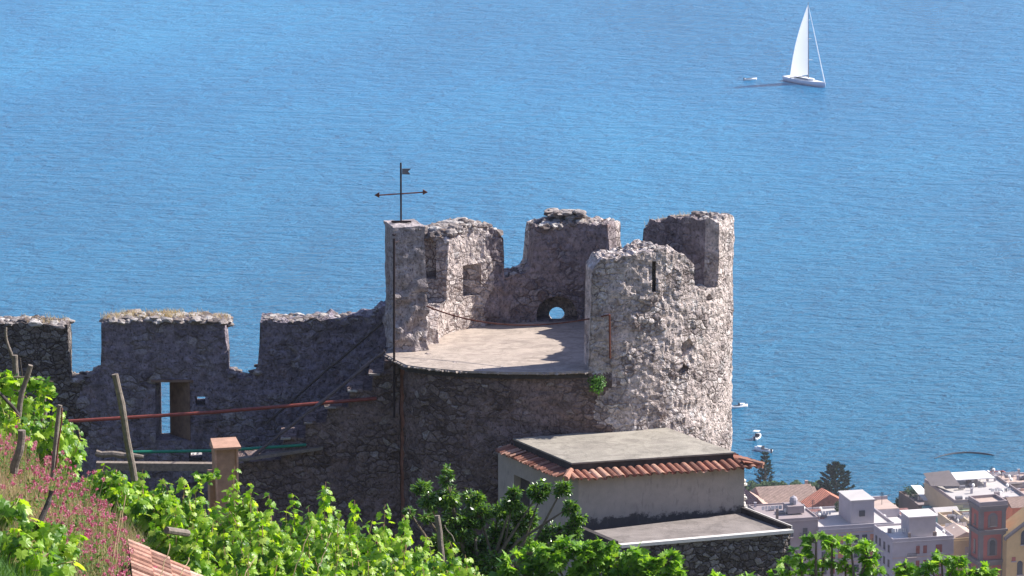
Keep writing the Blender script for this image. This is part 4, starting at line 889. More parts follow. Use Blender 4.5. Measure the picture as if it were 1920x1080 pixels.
# grey house with domed chimney
s = Bld('grey_house', 'grey house with a domed chimney behind the low flat roof', 'house', 1438, 975, 1056, 11.5, 14, group='town houses')
s.body('t_grey', 't_grey', .4); H = s.H
for x in (2.5, 5.4, 8.6): s.win(x, H - 4, 1.0, 1.7, 'glass'); s.win(x, H - 8, 1.0, 1.7, 'glass')
sb = s.box('roof_room', 't_grey', 6.0, 9.6, 4, 8, H, H + 1.6); b = MB(); q = s.Mx @ Vector((7.8, 6, H + 2.6)); b.tube([q - Vector((0, 0, 1)), q, q + Vector((0, 0, .5)), q + Vector((0, 0, .9))], [.9, .9, .7, .1], 10); b.build('dome', M['t_white'], sb)
s.box('chimney', 't_brown', 2.4, 2.9, 1, 1.5, H - .3, H + 2)
# tiled houses
s = Bld('tiled_house', 'old house with striped grey pink tile roof and front wing above the grey house', 'house', 1437, 953, 1086, 12, 14, group='town houses')
H = s.H; s.box('wall', 't_brown', 0, 12, 0, 14, 0, H); gable(s, 't_tiles', -.4, 12.3, -.4, 14.4, H + .003, H + 3.2)
s.box('front_wing', 't_pinkroof', 2.2, 6.8, -3.5, -.01, 0, H - 2); s.box('front_wing_roof', 't_pink', 2, 7, -3.7, -.01, H - 1.997, H - 1.6)
s.win(4, H - 4.5, 1, 1.6, 'glass', y=-3.5)
s = Bld('red_roof_house', 'shaded house with dark red roof immediately right of the grey outhouse', 'house', 1392, 966, 1080, 6.5, 12, group='town houses')
H = s.H; s.box('wall', 't_brown', 0, 6.5, 0, 12, 0, H); gable(s, 't_redtiles', -.3, 6.8, -.3, 12.3, H + .003, H + 3.8, along='y')
for k in range(3):
    b = MB(); b.add([s.Mx @ Vector(v) for v in ((4.2, 1 + 3 * k, H + 1.9), (6.6, 1 + 3 * k, H + .9), (6.6, 2.6 + 3 * k, H + 1.3), (4.2, 2.6 + 3 * k, H + 2.7), (4.2, 1 + 3 * k, H + 2.5), (6.6, 1 + 3 * k, H + 1.3), (6.6, 2.6 + 3 * k, H + 1.7), (4.2, 2.6 + 3 * k, H + 3.1))], [(0, 1, 5, 4), (4, 5, 6, 7), (1, 2, 6, 5), (0, 4, 7, 3), (3, 7, 6, 2), (0, 3, 2, 1)]); b.build('dormer', M['t_pink'], s.th)
s = Bld('tiled_house', 'house with pale striped tile roof and ridge next to the orange roof', 'house', 1482, 950, 1088, 7, 12, group='town houses')
H = s.H; s.box('wall', 't_grey', 0, 7, 0, 12, 0, H); gable(s, 't_tiles', -.4, 7.4, -.4, 12.4, H + .003, H + 2.8); s.box('chimney', 't_pink', 5.6, 6.2, 7, 7.6, H + 1, H + 3.9); s.win(3, H - 3, 1, 1.6, 'glass')
s = Bld('orange_roof_house', 'house with bright orange gable end below the wide conifer', 'house', 1518, 953, 1082, 9.4, 6, group='town houses')
H = s.H; s.box('wall', 't_orange', 0, 9.4, 0, 6, 0, H); gable(s, 't_orangetiles', -.3, 9.7, -.1, 6.2, H + .003, H + 2.9, along='y')
for x in (2.2, 4.6, 5.6): s.win(x, H - .9, .5, .6, 't_brown')
# balconies, shutters, washing and dishes on the big houses
def balcony(s, x, z, w_=2.2, mat='t_grey'):
    o = s.box('balcony', mat, x - w_ / 2, x + w_ / 2, -1.0, -.003, z - .25, z - .05); b = MB()
    for k in range(int(w_ / .22)): b.box(x - w_ / 2 + k * .22, x - w_ / 2 + k * .22 + .05, -.98, -.93, z - .047, z + .85, s.Mx)
    b.box(x - w_ / 2, x + w_ / 2, -1.0, -.91, z + .853, z + .92, s.Mx); b.build('railing', M['dark'], o)
def dish(s, x, y, z):
    b = MB(); c = s.Mx @ Vector((x, y, z + 1)); b.tube([s.Mx @ Vector((x, y, z)), c], .04, 5); b.tube([c, c + Vector((.1, -.15, .05))], [.45, .05], 10); b.build('satellite_dish', M['awning'], s.th)
rt = random.Random(77)
for s in BL:
    H = s.H
    for k in range(3): dish(s, rt.uniform(1, s.W - 1), rt.uniform(1, s.D - 1), H - .45)
    antenna(s, rt.uniform(1, s.W - 1), rt.uniform(2, s.D - 1), H - .5, rt.uniform(1.8, 3))
    s.clutter(rt.randint(1, 999), 4, H - .47)
    for k in range(2):
        z = H - 4.0 - 3.3 * rt.randint(0, 1); balcony(s, rt.uniform(2, s.W - 2), z)
    y = rt.uniform(3, s.D - 3); b = MB(); x = 1.0
    while x < min(s.W - 1.5, 5): ww = rt.uniform(.4, .9); b.box(x, x + ww, y, y + .03, H + .35, H + 1.2, s.Mx); x += ww + .12
    tag(b.build('washing', M['awning'], s.th), kind='stuff')
for px, py, Y, W, D, wm, rm, lab in ((1600, 962, 1098, 6, 8, 't_pink', 't_tiles', 'small pink house with striped roof behind the stair box'), (1646, 968, 1092, 5, 7, 't_yellow', 't_pinkroof', 'small yellow house behind the pinkish terraces'), (1668, 974, 1084, 5, 7, 't_cream', 't_redtiles', 'small cream house with red tile roof near the white roof box'),
        (1506, 975, 1066, 4.5, 6, 't_pink', 't_redtiles', 'narrow pink house tucked between the domed grey house and the big white house'), (1762, 972, 1080, 5, 8, 't_teal', 't_roof', 'narrow blue green house left of the low pinkish roofed house'), (1898, 952, 1072, 6, 7, 't_orange', 't_tiles', 'orange house with striped roof above the yellow church')):
    s = Bld('small_house', lab, 'house', px, py, Y, W, D, group='town houses'); H = s.H; s.box('wall', wm, 0, W, 0, D, 0, H); gable(s, rm, -.3, W + .3, -.3, D + .3, H + .003, H + 1.5)
    for k in range(3):
        for x in (W * .28, W * .72): s.win(x, H - 2.8 - 3 * k, .9, 1.5, 'glass' if k % 2 else 'shutter')
# street level
b = MB(); b.add([(x, y, 8.2 if y < 900 else 3.6) for x, y in ((20, 985), (130, 985), (130, 1106), (20, 1106))], [(0, 1, 2, 3)]); tag(b.build('town_street', M['t_grey']), 'paved town ground between the houses', kind='structure')

# conifers, hedge
def needles(mb, a, c_, n, ln, wd, rnd, up=.3):
    a, c_ = Vector(a), Vector(c_); d = (c_ - a)
    for k in range(n):
        p = a + d * rnd.random() ** .8; v = Vector((rnd.gauss(0, 1), rnd.gauss(0, 1), rnd.gauss(0, 1) * .5 + up)).normalized() * ln * rnd.uniform(.5, 1.2) + d.normalized() * ln * .5
        s = v.cross(Vector((rnd.gauss(0, 1), rnd.gauss(0, 1), rnd.gauss(0, 1)))).normalized() * wd
        mb.add([p - s, p + v * .5 + s, p + v, p + v * .5 - s], [(0, 1, 2, 3)])
def conifer(px, pyb, pyt, Y, rad, tiers, seed, label, rise=.5, taper=1.0, bushy=1):
    rnd = random.Random(seed); base = P(px, pyb, Y); top = P(px, pyt, Y); zb = 1.0; H = top.z - zb; h0 = base.z - zb
    th = thing('conifer_tree', label, 'tree', (base.x, base.y, zb), 'tall shore conifers'); L = Vector((base.x, base.y, zb))
    b = MB(); b.tube([L, L + Vector((0, 0, H * .5)), L + Vector((0, 0, H))], [.5, .3, .05], 8); b.build('trunk', M['bark'], th)
    b = MB(); w_ = MB()
    for k in range(tiers):
        u = k / (tiers - 1); z = h0 * .6 + (H - h0 * .6) * u; r = rad * (1 - u ** (1.6 * taper)) + .35; m = 7
        for j in range(m):
            a = rnd.uniform(0, .5) + j * 2 * pi / m + k * .5; rr = r * rnd.uniform(.7, 1.1); p = L + Vector((0, 0, z)); q = p + Vector((cos(a) * rr, sin(a) * rr, rise * rr * rnd.uniform(.6, 1.1)))
            mid = p.lerp(q, .5) - Vector((0, 0, .15 * rr)); w_.tube([p, mid, q], [.08, .06, .03], 4); needles(b, mid, q, int(26 * bushy), .55, .12, rnd); needles(b, p, mid, int(10 * bushy), .45, .1, rnd)
    w_.build('limb', M['bark'], th); b.build('crown', M['pine'], th)
conifer(1434, 925, 852, 1135, 2.5, 12, 1, 'slim tiered conifer standing on the shore under the moored boats', .45)
conifer(1566, 935, 870, 1125, 4.0, 14, 2, 'wide bushy dark conifer rising behind the orange roof', .3, 2.4, 3.2)
def blob_tree(name, label, px, py, Y, rx, rz, n, seed, mat='hedge', size=.35, cat='tree'):
    rnd = random.Random(seed); c = P(px, py, Y); gz = 1.0
    th = thing(name, label, cat, (c.x, c.y, gz)); b = MB(); b.tube([(c.x, c.y, gz), (c.x, c.y, c.z)], [.3, .15], 6); b.build('trunk', M['bark'], th)
    b = MB()
    for k in range(n):
        d = Vector((rnd.gauss(0, 1), rnd.gauss(0, 1), rnd.gauss(0, 1))).normalized() * rnd.uniform(.5, 1) ** .5
        k2 = 1 + .35 * noise.noise(d * 2 + Vector((seed, 0, 0))); p = c + Vector((d.x * rx * k2, d.y * rx * k2, d.z * rz * k2)); leafquad(b, p, d + Vector((0, 0, .3)), size * rnd.uniform(.6, 1.3), rnd)
    b.build('crown', M[mat], th)
def leafquad(mb, p, nrm, s, rnd):
    nrm = (nrm + Vector((rnd.gauss(0, .5), rnd.gauss(0, .5), rnd.gauss(0, .5)))).normalized(); a = nrm.cross(Vector((rnd.gauss(0, 1), rnd.gauss(0, 1), rnd.gauss(0, 1)))).normalized(); c_ = nrm.cross(a)
    mb.add([p - a * s, p - c_ * s * .5, p + a * s, p + c_ * s * .5], [(0, 1, 2, 3)])
blob_tree('shore_tree', 'small dark tree standing at the water behind the pale terrace house', 1690, 946, 1135, 1.6, 2.0, 900, 6)
blob_tree('round_tree', 'low round tree at the right foot of the wide conifer', 1588, 932, 1128, 2.6, 1.6, 900, 7)
blob_tree('courtyard_tree', 'small olive green tree in front of the orange gable', 1572, 950, 1074, .9, 1.3, 400, 8, size=.2)
rnd = random.Random(9); b = MB()
for k in range(8500):
    px = rnd.uniform(1380, 1720); h = (3.2 if px < 1560 else .6) + 1.2 * noise.noise(Vector((px * .07, 0, 0))); Y = rnd.uniform(1128, 1136); q = P(px, 925 if px < 1560 else 948, Y); leafquad(b, Vector((q.x, Y, q.z - 1.5 + rnd.random() * h * 1.1 + .6)), Vector((0, -.3, 1)), .4, rnd)
tag(b.build('shore_hedge', M['hedge']), 'dark hedge line along the shore behind the tiled roofs', 'hedge', kind='stuff')
b = MB()
for k in range(1300):
    x, y = rnd.uniform(.5, 7), rnd.uniform(7, 12.5); q = GH.Mx @ Vector((x, y, GH.H + rnd.random() * (1.6 + noise.noise(Vector((x, y, 0)))))); leafquad(b, q, Vector((0, -.3, 1)), .25, rnd)
tag(b.build('roof_garden_plants', M['hedge']), 'dark potted shrubs crowding the brown house roof terrace', 'plants', kind='stuff')

# ------------------------------------------------------------------ foreground plants
def leaf(mb, p, nrm, up, s, shape, curl=.25):
    """one leaf blade: shape is an outline in the leaf plane, stalk end at (0,0), tip along +y"""
    n = nrm.normalized(); y = (up - n * up.dot(n))
    y = y.normalized() if y.length > 1e-3 else n.orthogonal(); x = y.cross(n)
    vs = [p + (x * a + y * b_) * s - n * (curl * s * (a * a + (b_ - .35) ** 2)) for a, b_ in shape]
    k = len(vs); c = p + y * .35 * s
    mb.add([c] + vs, [(0, i + 1, (i + 1) % k + 1) for i in range(k)])
VINE = [(0, .12), (.22, -.08), (.42, .02), (.36, .22), (.56, .42), (.34, .52), (.30, .78), (.12, .74), (0, 1.02), (-.12, .74), (-.30, .78), (-.34, .52), (-.56, .42), (-.36, .22), (-.42, .02), (-.22, -.08)]
FIG = [(0, 0), (.2, .02), (.30, .2), (.55, .30), (.50, .45), (.26, .46), (.30, .70), (.20, .80), (.10, .62), (.10, .95), (0, 1.08), (-.10, .95), (-.10, .62), (-.20, .80), (-.30, .70), (-.26, .46), (-.50, .45), (-.55, .30), (-.30, .2), (-.2, .02)]
OVAL2 = [(0, 0), (.12, .22), (.16, .5), (.09, .8), (0, 1.0), (-.09, .8), (-.16, .5), (-.12, .22)]
OVAL = [(0, 0), (.17, .22), (.22, .5), (.13, .8), (0, 1.0), (-.13, .8), (-.22, .5), (-.17, .22)]
def rv(rnd, s=1): return Vector((rnd.gauss(0, s), rnd.gauss(0, s), rnd.gauss(0, s)))
def vine(px, py, Y, width, seed, label, group='vines in the lower vineyard', shoots=9, hgt=1.7, dens=26, size=.15, lean=0, mat='vine'):
    """a vine whose highest shoot reaches the given point; leaves along upright shoots"""
    rnd = random.Random(seed); top = P(px, py, Y); gz = max(ground(top.x, Y), top.z - 2.4); base = Vector((top.x, Y, gz - .1))
    th = thing('grape_vine', label, 'vine', base, group); w_ = MB(); lv = MB()
    head = Vector((top.x, Y, gz + .5)); b = MB(); b.tube([base, base.lerp(head, .5) + rv(rnd, .05), head], [.05, .04, .035], 6); b.build('trunk', M['bark'], th)
    H = top.z - head.z
    for k in range(shoots):
        ang = rnd.uniform(0, 2 * pi); r = width * (0 if k == 0 else sqrt(rnd.random())); hh = H * (1 if k == 0 else rnd.uniform(.55, .95) * (1 - .25 * r / width))
        tip = head + Vector((cos(ang) * r + lean * (k == 0) * 0, sin(ang) * r * .9, hh)); mid = head.lerp(tip, .5) + Vector((cos(ang) * r * .35, sin(ang) * r * .35, .1)) + rv(rnd, .05)
        pts = [head, head.lerp(mid, .6) + rv(rnd, .03), mid, mid.lerp(tip, .6) + rv(rnd, .04), tip]
        w_.tube(pts, [.012, .011, .009, .007, .004], 4, False)
        n = int(dens * (hh / 1.3) ** .7)
        for j in range(n):
            u = (j + rnd.random()) / n; f = u * 4; i = min(3, int(f)); p = pts[i].lerp(pts[i + 1], f - i); sz = size * (1.15 - .55 * u ** 3) * rnd.uniform(.75, 1.2)
            a2 = rnd.uniform(0, 2 * pi); o = Vector((cos(a2), sin(a2), 0)); sp = .13 * (1.15 - u)
            q = p + o * (sp + .03) + Vector((0, 0, rnd.gauss(0, .03)))
            leaf(lv, q, o * rnd.uniform(.3, 1.1) + Vector((0, -.15, rnd.uniform(.2, 1.1))) + rv(rnd, .25), Vector((o.x * .5, o.y * .5, -1)) + rv(rnd, .3), sz, VINE, .3)
    w_.build('canes', M['stem'], th); lv.build('foliage', M[mat], th)
VT = [(196, 872, 86), (232, 892, 85), (268, 880, 87), (300, 897, 86), (340, 893, 87), (378, 900, 87), (440, 874, 86), (470, 905, 84), (504, 928, 85), (548, 925, 86), (578, 950, 84), (611, 903, 86), (637, 958, 83), (665, 938, 86), (699, 975, 83), (722, 946, 86), (757, 966, 85), (797, 1000, 86), (842, 1012, 85), (872, 1040, 84),
      (330, 948, 79), (385, 955, 79), (430, 958, 78.5), (492, 972, 78), (545, 988, 78), (600, 978, 79), (655, 1000, 78), (705, 1010, 78), (760, 1022, 78), (815, 1040, 78.5), (860, 1062, 78),
      (370, 1010, 73.5), (420, 1025, 73), (470, 1015, 73), (520, 1040, 73), (575, 1035, 73), (635, 1045, 73), (690, 1050, 73), (740, 1062, 73), (795, 1068, 73.5), (890, 1075, 74)]
BY = ['below the arrow slit', 'by the terracotta chimney', 'below the stone stair', 'below the drain channel', 'by the citrus tree']
rows = {0: 'back row', 1: 'middle row', 2: 'front row'}; cnt = {}
for i, (px, py, Y) in enumerate(VT):
    row = 0 if Y >= 83 else (1 if Y > 76 else 2)
    by = BY[0] if px < 345 else BY[1] if px < 480 else BY[2] if px < 690 else BY[3] if px < 770 else BY[4]
    cnt[(row, by)] = cnt.get((row, by), 0) + 1; o_ = ['first', 'second', 'third', 'fourth', 'fifth', 'sixth', 'seventh'][cnt[(row, by)] - 1]
    vine(px, py, Y, .40 if row == 0 else .42, i, 'leafy green vine %s, %s from the left in the vineyard %s' % (by, o_, rows[row]), shoots=17, dens=36)
# vines high on the left bank
for i, (px, py, Y, w_, lab) in enumerate(((10, 700, 84, .5, 'bright vine at the far left edge above the red flowers'), (45, 705, 85, .45, 'bright vine behind the forked post at the upper left'), (85, 740, 84, .45, 'bright vine between the forked post and the split stake'), (118, 765, 85, .35, 'small vine beside the split stake at the upper left'), (25, 770, 82, .5, 'low vine under the forked post beside the red flowers'))):
    vine(px, py, Y, w_, 60 + i, lab, 'vines on the upper left bank', shoots=9, dens=30)
for i, (px, py, Y, lab) in enumerate(((0, 925, 66, 'dark leafy vine at the left edge below the red flowers'), (60, 975, 65, 'leafy vine beside the leaning stake at the lower left'), (95, 985, 65.8, 'leafy vine just right of the leaning dark stake'), (25, 1000, 63.5, 'large leaved vine in the bottom left corner'), (90, 1040, 63.5, 'leafy vine at the bottom edge by the tile roof'))):
    vine(px, py, Y, .42, 80 + i, lab, 'vines on the lower left bank', shoots=10, dens=32, size=.165)
# horizontal vine arm over the posts
rnd = random.Random(21); b = MB(); a, c_ = P(-5, 708, 84), P(100, 716, 84)
for k in range(230):
    u = rnd.random(); p = a.lerp(c_, u) + Vector((rnd.gauss(0, .02), rnd.gauss(0, .1), rnd.gauss(-.02, .06) - .1 * u * u)); leaf(b, p, rv(rnd, .5) + Vector((0, -.2, 1)), rv(rnd, 1), .12, VINE, .3)
for k in range(60):
    u = rnd.random(); p = P(365 + 45 * u, 893 + 4 * sin(u * 5), 88) + Vector((0, rnd.gauss(0, .06), rnd.gauss(0, .04))); leaf(b, p, rv(rnd, .5) + Vector((0, -.2, 1)), rv(rnd, 1), .10, VINE, .3)
arm = b
va = thing('trained_vine_arm', 'long horizontal vine arm trained across the wooden posts at the upper left', 'vine', a)
b = MB(); b.tube([a, a.lerp(c_, .5) + Vector((0, 0, .04)), c_], [.02, .018, .01], 6); b.build('cane', M['bark'], va); arm.build('foliage', M['vine'], va)

# ---- generic leafy tree from lobes
def lobed_tree(name, label, cat, Y, trunk, lobes, shape, size, mat, seed, dens, zbase, up=(0, 0, 1), whorl=0, curl=.15, bark='bark'):
    rnd = random.Random(seed); c = P(trunk[0], trunk[1], Y); base = Vector((c.x, Y, zbase)); th = thing(name, label, cat, base)
    fork = Vector((c.x, Y, max(zbase + .8, c.z))); b = MB(); b.tube([base, base.lerp(fork, .5) + Vector((.05, 0, 0)), fork], [.14, .11, .09], 8); b.build('trunk', M[bark], th)
    lv = MB(); lb = MB()
    for (px, py, r, dy) in lobes:
        q = P(px, py, Y + dy); rm = r / 9500 * Y; mid = fork.lerp(q, .5) + rv(rnd, .12) + Vector((0, 0, -.1))
        lb.tube([fork, mid, q], [.06, .035, .012], 6, False)
        nt_ = max(10, int(dens * rm * rm * 210))
        for k in range(nt_):
            d = rv(rnd).normalized(); e = q + Vector((d.x, d.y, d.z * .9)) * rm * rnd.uniform(.45, 1.05) ** .6
            s0 = q.lerp(e, .15); ax = (e - s0).normalized() + Vector(up) * .5; lb.tube([s0, e], [.008, .004], 3, False)
            m = 15 if not whorl else whorl
            for j in range(m):
                u = (j / m) if not whorl else rnd.uniform(.75, 1); p = s0.lerp(e, .35 + .65 * u); o = rv(rnd).normalized()
                leaf(lv, p, o * .7 + Vector((0, 0, .7)) + rv(rnd, .25), ax * .6 + o + Vector((0, 0, .1 if not whorl else -.15)), size * rnd.uniform(.7, 1.2), shape, curl)
    lb.build('limbs', M[bark], th); lv.build('crown', M[mat], th)
lobed_tree('citrus_tree', 'dark glossy leaved citrus tree with spiky shoots in front of the outhouse', 'tree', 92, (905, 1120),
    [(790, 915, 18, .3), (805, 940, 22, 0), (838, 900, 15, 0), (838, 880, 8, 0), (842, 935, 26, 0), (888, 935, 22, .2), (900, 965, 28, 0), (935, 955, 22, .3), (860, 985, 40, 0), (960, 945, 22, 0), (966, 925, 14, 0), (1010, 925, 22, 0), (1022, 908, 12, 0), (1055, 915, 18, 0), (1070, 950, 18, 0),
     (985, 975, 32, .2), (1035, 1005, 30, 0), (1085, 972, 15, 0), (1075, 995, 20, 0), (940, 1010, 38, .3), (885, 1035, 42, .2), (990, 1030, 32, .4), (830, 1020, 28, .4), (925, 1060, 36, -.2), (800, 968, 15, .5), (768, 960, 9, .3)], OVAL2, .105, 'citrus', 31, 4.6, 255.5)
lobed_tree('fig_tree', 'broad green fig bush spreading across the bottom in front of the low flat roof', 'tree', 84, (1110, 1160),
    [(965, 1060, 26, 0), (1000, 1040, 24, .2), (1035, 1045, 30, -.1), (1060, 1022, 22, 0), (1100, 1040, 30, 0), (1135, 1020, 16, 0), (1150, 1050, 28, .2), (1190, 1042, 18, 0), (1215, 1062, 24, 0), (1255, 1050, 20, 0), (1262, 1072, 20, .2), (1020, 1085, 34, 0), (1090, 1090, 36, 0), (1165, 1095, 36, 0), (1220, 1100, 30, 0), (935, 1090, 24, 0)], FIG, .15, 'fig', 33, 3.0, 257.5, whorl=6)
lobed_tree('fig_tree', 'bright fig tree in front of the white town houses near the bottom right', 'tree', 80, (1565, 1180),
    [(1530, 1012, 20, 0), (1560, 1010, 15, .1), (1595, 1020, 20, 0), (1625, 1030, 17, 0), (1500, 1042, 22, 0), (1475, 1065, 20, .2), (1545, 1045, 18, .2), (1585, 1055, 20, 0), (1640, 1062, 15, .1), (1520, 1080, 24, 0), (1460, 1090, 18, 0), (1610, 1085, 20, 0), (1630, 1045, 10, 0)], FIG, .14, 'fig', 34, .65, 258.5, whorl=5)
lobed_tree('fig_tree', 'sparse fig shoots in front of the bell tower at the bottom right corner', 'tree', 80, (1740, 1190),
    [(1695, 1062, 10, 0), (1690, 1078, 14, 0), (1745, 1060, 12, 0), (1765, 1045, 10, .1), (1795, 1050, 12, 0), (1835, 1070, 10, 0), (1855, 1068, 8, 0), (1780, 1080, 18, .1), (1725, 1085, 16, 0), (1815, 1078, 12, 0), (1345, 1085, 10, 0), (1400, 1088, 9, 0)], FIG, .14, 'fig', 36, .9, 258.5, whorl=5)
# small caper bush on the tower wall
cb = P(1119, 719, 141.75); cap = thing('caper_bush', 'small round green caper bush growing from the tower wall under the terrace edge', 'shrub', cb); rnd = random.Random(41); b = MB(); w_ = MB()
for k in range(70):
    d = Vector((rnd.gauss(0, 1), -abs(rnd.gauss(0, .9)), rnd.gauss(-.05, .9))).normalized() * rnd.uniform(.12, .34); e = cb + d + Vector((0, 0, -.03)); w_.tube([cb + Vector((0, .1, 0)), e], .004, 3, False)
    for j in range(9): leaf(b, (cb + Vector((0, .05, 0))).lerp(e, rnd.uniform(.4, 1.05)) + rv(rnd, .02), d.normalized() + rv(rnd, .4) + Vector((0, 0, .5)), rv(rnd), .075, OVAL, .1)
w_.build('twigs', M['caperstem'], cap); b.build('foliage', M['caper'], cap)

# ---- posts and stakes
def post(label, a, c_, Ya, Yc, r0, r1, seed, mat='wood', n=7, group='wooden vine stakes'):
    p, q = P(a[0], a[1], Ya), P(c_[0], c_[1], Yc); b = MB(); pts = []; rr = []
    for k in range(n + 1):
        u = k / n; pts.append(p.lerp(q, u) + noise.noise_vector(Vector((u * 2.2, seed, 0))) * .05); rr.append((r0 + (r1 - r0) * u) * (1 + .12 * noise.noise(Vector((k * 1.3, seed, 2)))))
    b.tube(pts, rr, 9)
    tag(b.build('vine_stake', M[mat], smooth=False), label, 'stake', group)
post('tall leaning grey vine post standing in front of the arrow slit', (252, 905), (216, 702), 86, 86, .062, .058, 1)
post('thick grey post left of the forked post at the far upper left', (34, 790), (29, 667), 86, 86, .055, .05, 2)
post('leaning post crossing the thick grey post at the upper left', (28, 810), (54, 685), 83, 83, .05, .042, 3)
post('thin crooked stake above the thick post at the left edge', (24, 668), (10, 614), 86.3, 86.3, .03, .022, 4)
post('dark diagonal branch leaning up to the left edge', (36, 776), (-6, 738), 82.8, 82.8, .03, .03, 5, 'darkwood')
post('thin dark stake just right of the thick grey post', (44, 760), (38, 672), 86.5, 86.5, .014, .012, 6, 'darkwood')
post('pale stake under the trained vine arm', (83, 800), (83, 728), 87, 87, .036, .034, 7)
post('grey flat topped post among the red flowers at the left', (26, 885), (41, 806), 72, 72, .062, .058, 8)
post('brown split stake rising from the flowers beside the red pipe', (100, 900), (111, 757), 76, 76.2, .038, .036, 9)
post('thin reddish stake clinging to the split stake', (103, 880), (118, 762), 75.9, 76.1, .014, .012, 10, 'rust')
post('dark crooked leaning stake at the lower left', (50, 1040), (97, 920), 65, 65.4, .042, .038, 11, 'darkwood')
post('stub of a grey post among the vines at the upper left', (72, 800), (66, 773), 84, 84, .022, .02, 12)
post('short pale stub beside the thin stub at the upper left', (80, 806), (80, 784), 84, 84, .036, .036, 13)
post('grey post standing in front of the citrus tree', (828, 1050), (819, 966), 82, 82, .052, .045, 14)
post('thin bare stick leaning in the citrus tree', (850, 1012), (834, 985), 85, 85, .012, .01, 15)
rail('log_pole', 'pale horizontal pole end among the vines by the tile roof', [P(312, 994, 74.5), P(352, 1000, 75)], .055, M['wood'], 'log')
for i, (x0, y0, x1, y1, lab) in enumerate(((205, 1085, 228, 955, 'tall bare weed stem before the tile roof, leftmost'), (212, 1085, 236, 925, 'tall bare weed stem rising highest at the left of the tile roof'), (300, 1085, 318, 1022, 'short bare stem in front of the tile roof'), (335, 1085, 355, 1045, 'bare stem at the right end of the tile roof'), (548, 1085, 586, 985, 'bare dry stem in the middle of the vineyard'), (455, 1085, 480, 1042, 'dry stem in front of the vines near the tile roof'), (590, 1085, 622, 1000, 'long leaning dry stem right of the middle of the vineyard'))):
    rail('bare_stem', lab, wobble(P(x0, y0, 68), P(x1, y1, 68.3), 8, .03, i + 30), .008, M['dry'], 'stem', 'bare weed stems', 4)

# ---- clay tile roof at the bottom
rp = [G(x, y, 0) for x, y in ()]
tr = thing('clay_tile_roof', 'pale pink clay tile roof corner at the bottom left among vines', 'roof', P(340, 1080, 69)); z0 = P(340, 1034, 70.5).z
ridge = P(268, 1030, 70.3); rr_ = P(420, 1086, 68.0)
b = MB(); rnd = random.Random(50)
dirx = Vector((1, -.35, -.42)).normalized(); diry = Vector((.12, -1, -.12)).normalized(); o0 = P(240, 1020, 70.6)
for r_ in range(12):
    for c2 in range(9):
        s0 = o0 + diry * (r_ * .17) + dirx * (c2 * .33) + Vector((0, 0, rnd.uniform(-.01, .012) + .0)); m = 6; vs = []
        for (uu, rad) in ((0, .075), (.37, .09)):
            for th_ in (0, .016):
                for i in range(m + 1):
                    a_ = pi * i / m; vs.append(s0 + dirx * (uu + rnd.uniform(-.004, .004)) + diry * (cos(a_) * (rad - th_)) + Vector((0, 0, sin(a_) * (rad - th_) + .02 * (uu > 0))))
        w1 = m + 1; f = []
        for i in range(m): f += [(i, i + 1, 2 * w1 + i + 1, 2 * w1 + i), (w1 + i, 3 * w1 + i, 3 * w1 + i + 1, w1 + i + 1), (2 * w1 + i, 2 * w1 + i + 1, 3 * w1 + i + 1, 3 * w1 + i), (i, w1 + i, w1 + i + 1, i + 1)]
        b.add(vs, f)
b.build('tiles', M['paletile'], tr)
b = MB(); q = [o0 + Vector((0, 0, -.03)), o0 + dirx * 3.1 + Vector((0, 0, -.03)), o0 + dirx * 3.1 + diry * 2.1 + Vector((0, 0, -.03)), o0 + diry * 2.1 + Vector((0, 0, -.03))]; b.quadslab(q[::-1], .1); b.build('roof_bed', M['fascia'], tr)

# ---- red valerian clumps and dry grass on the bank
def bank_point(rnd, px, Y):
    x = (px - 960) / FPX * (Y * cos(_p) + 20 * sin(_p)); return Vector((x, Y, ground(x, Y)))
def valerian(px, Y, seed, label):
    rnd = random.Random(seed); c = bank_point(rnd, px, Y); th = thing('red_valerian', label, 'flowering plant', c, 'red valerian clumps on the bank'); st = MB(); fl = MB(); lf = MB()
    for k in range(34):
        a = rnd.uniform(0, 2 * pi); r = rnd.uniform(.05, .42); h = rnd.uniform(.45, .85); tip = c + Vector((cos(a) * r, sin(a) * r, h)); q = c + Vector((cos(a) * r * .4, sin(a) * r * .4, 0))
        s = Vector((rnd.gauss(0, 1), rnd.gauss(0, 1), 0)).normalized() * .006; mid = q.lerp(tip, .5) + rv(rnd, .02)
        st.add([q - s, q + s, mid + s, mid - s, tip + s * .6, tip - s * .6], [(0, 1, 2, 3), (3, 2, 4, 5)])
        for j in range(9):
            p = q.lerp(tip, rnd.uniform(.1, .8)); leaf(lf, p, rv(rnd, .5) + Vector((0, 0, 1)), rv(rnd), .07, OVAL, .1)
        if rnd.random() < .45:
            rad = rnd.uniform(.02, .042); fl = MB()
            for j in range(26):
                d = rv(rnd).normalized() * rad * rnd.uniform(.4, 1.1); p = tip + Vector((d.x, d.y, d.z * 1.15)); u = rv(rnd).normalized() * .013; v = u.orthogonal().normalized() * .013; fl.add([p - u, p - v, p + u, p + v], [(0, 1, 2, 3)])
            fl.build('flower_head', M['flower'], th)
    st.build('stems', M['stem'], th); lf.build('leaves', M['greengrass'], th)
rnd = random.Random(70); spots = []
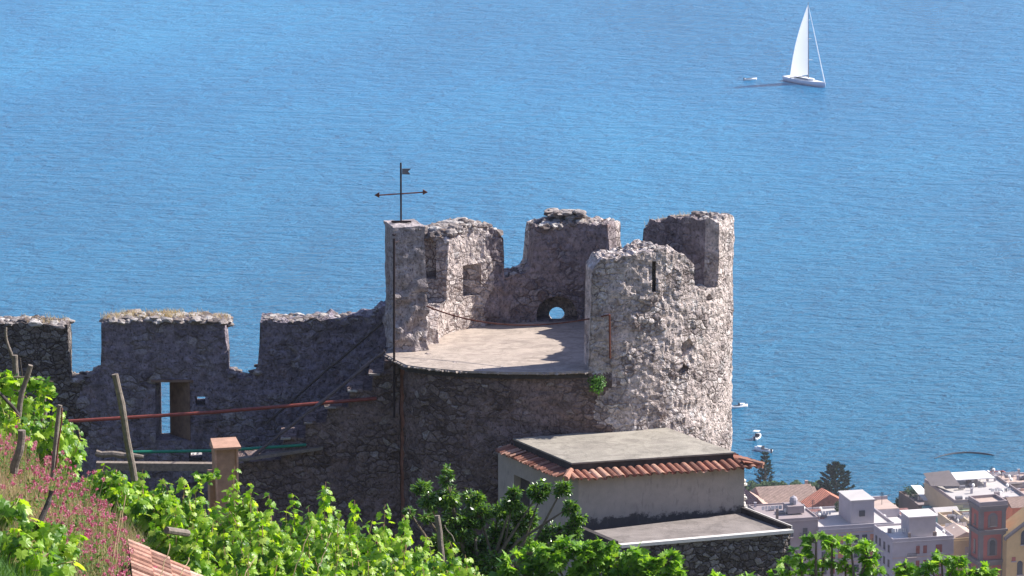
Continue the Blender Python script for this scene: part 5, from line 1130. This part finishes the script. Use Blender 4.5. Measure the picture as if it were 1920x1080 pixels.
for row, (Y, x0, x1, n) in enumerate(((80, -10, 175, 6), (77.5, -15, 215, 6), (75, -15, 260, 6), (72.5, 20, 295, 6), (70, 100, 310, 6), (67.5, 140, 330, 5), (66, 190, 310, 3))):
    for k in range(n): spots.append((x0 + (x1 - x0) * (k + .5) / n + rnd.uniform(-12, 12), Y + rnd.uniform(-.6, .6), row, k, n))
RW = ['topmost', 'second', 'third', 'fourth', 'fifth', 'sixth', 'lowest']; CW = ['first', 'second', 'third', 'fourth', 'fifth', 'sixth']
for i, (px, Y, row, k, n) in enumerate(spots): valerian(px, Y, 100 + i, 'red valerian clump, %s from the left in the %s line up the bank' % (CW[k], RW[row]))
def scatter(name, label, mat, n, fx, h, wd, seed, lean=.5, kind='stuff', cat='grass'):
    rnd = random.Random(seed); b = MB()
    for k in range(n):
        px, Y = fx(rnd); c = bank_point(rnd, px, Y); blades(b, c, 5, h, .07, rnd, wd, lean)
    tag(b.build(name, M[mat]), label, cat, kind=kind)
scatter('seeding_grass', 'tan seeding grass and stems filling the flowery bank', 'stem', 3300, lambda r: (r.uniform(-60, 330) , r.uniform(64, 84)), .55, .007, 1)
scatter('dry_grass', 'dry straw coloured grass between the red flowers', 'dry', 1500, lambda r: (r.uniform(-60, 330), r.uniform(64, 84)), .45, .006, 2)
scatter('green_weeds', 'soft green weeds at the bottom left under the flowers', 'greengrass', 2600, lambda r: (r.uniform(-60, 420), r.uniform(60, 70)), .4, .012, 3)
scatter('vineyard_weeds', 'green undergrowth covering the soil between the vines', 'greengrass', 5000, lambda r: (r.uniform(100, 1000), r.uniform(70, 92)), .35, .02, 4, .7)

# ------------------------------------------------------------------ air
m = bpy.data.materials.new('air'); m.use_nodes = True; t = m.node_tree; t.nodes.clear(); o = t.nodes.new('ShaderNodeOutputMaterial'); v = t.nodes.new('ShaderNodeVolumePrincipled')
v.inputs['Color'].default_value = (.80, .84, .95, 1); v.inputs['Density'].default_value = .00006; v.inputs['Anisotropy'].default_value = .2; t.links.new(v.outputs[0], o.inputs[1])
b = MB(); b.box(-3010, 3010, -80, 6010, -30, 312); hz = b.build('haze', m); tag(hz, 'thin sea haze', kind='stuff')
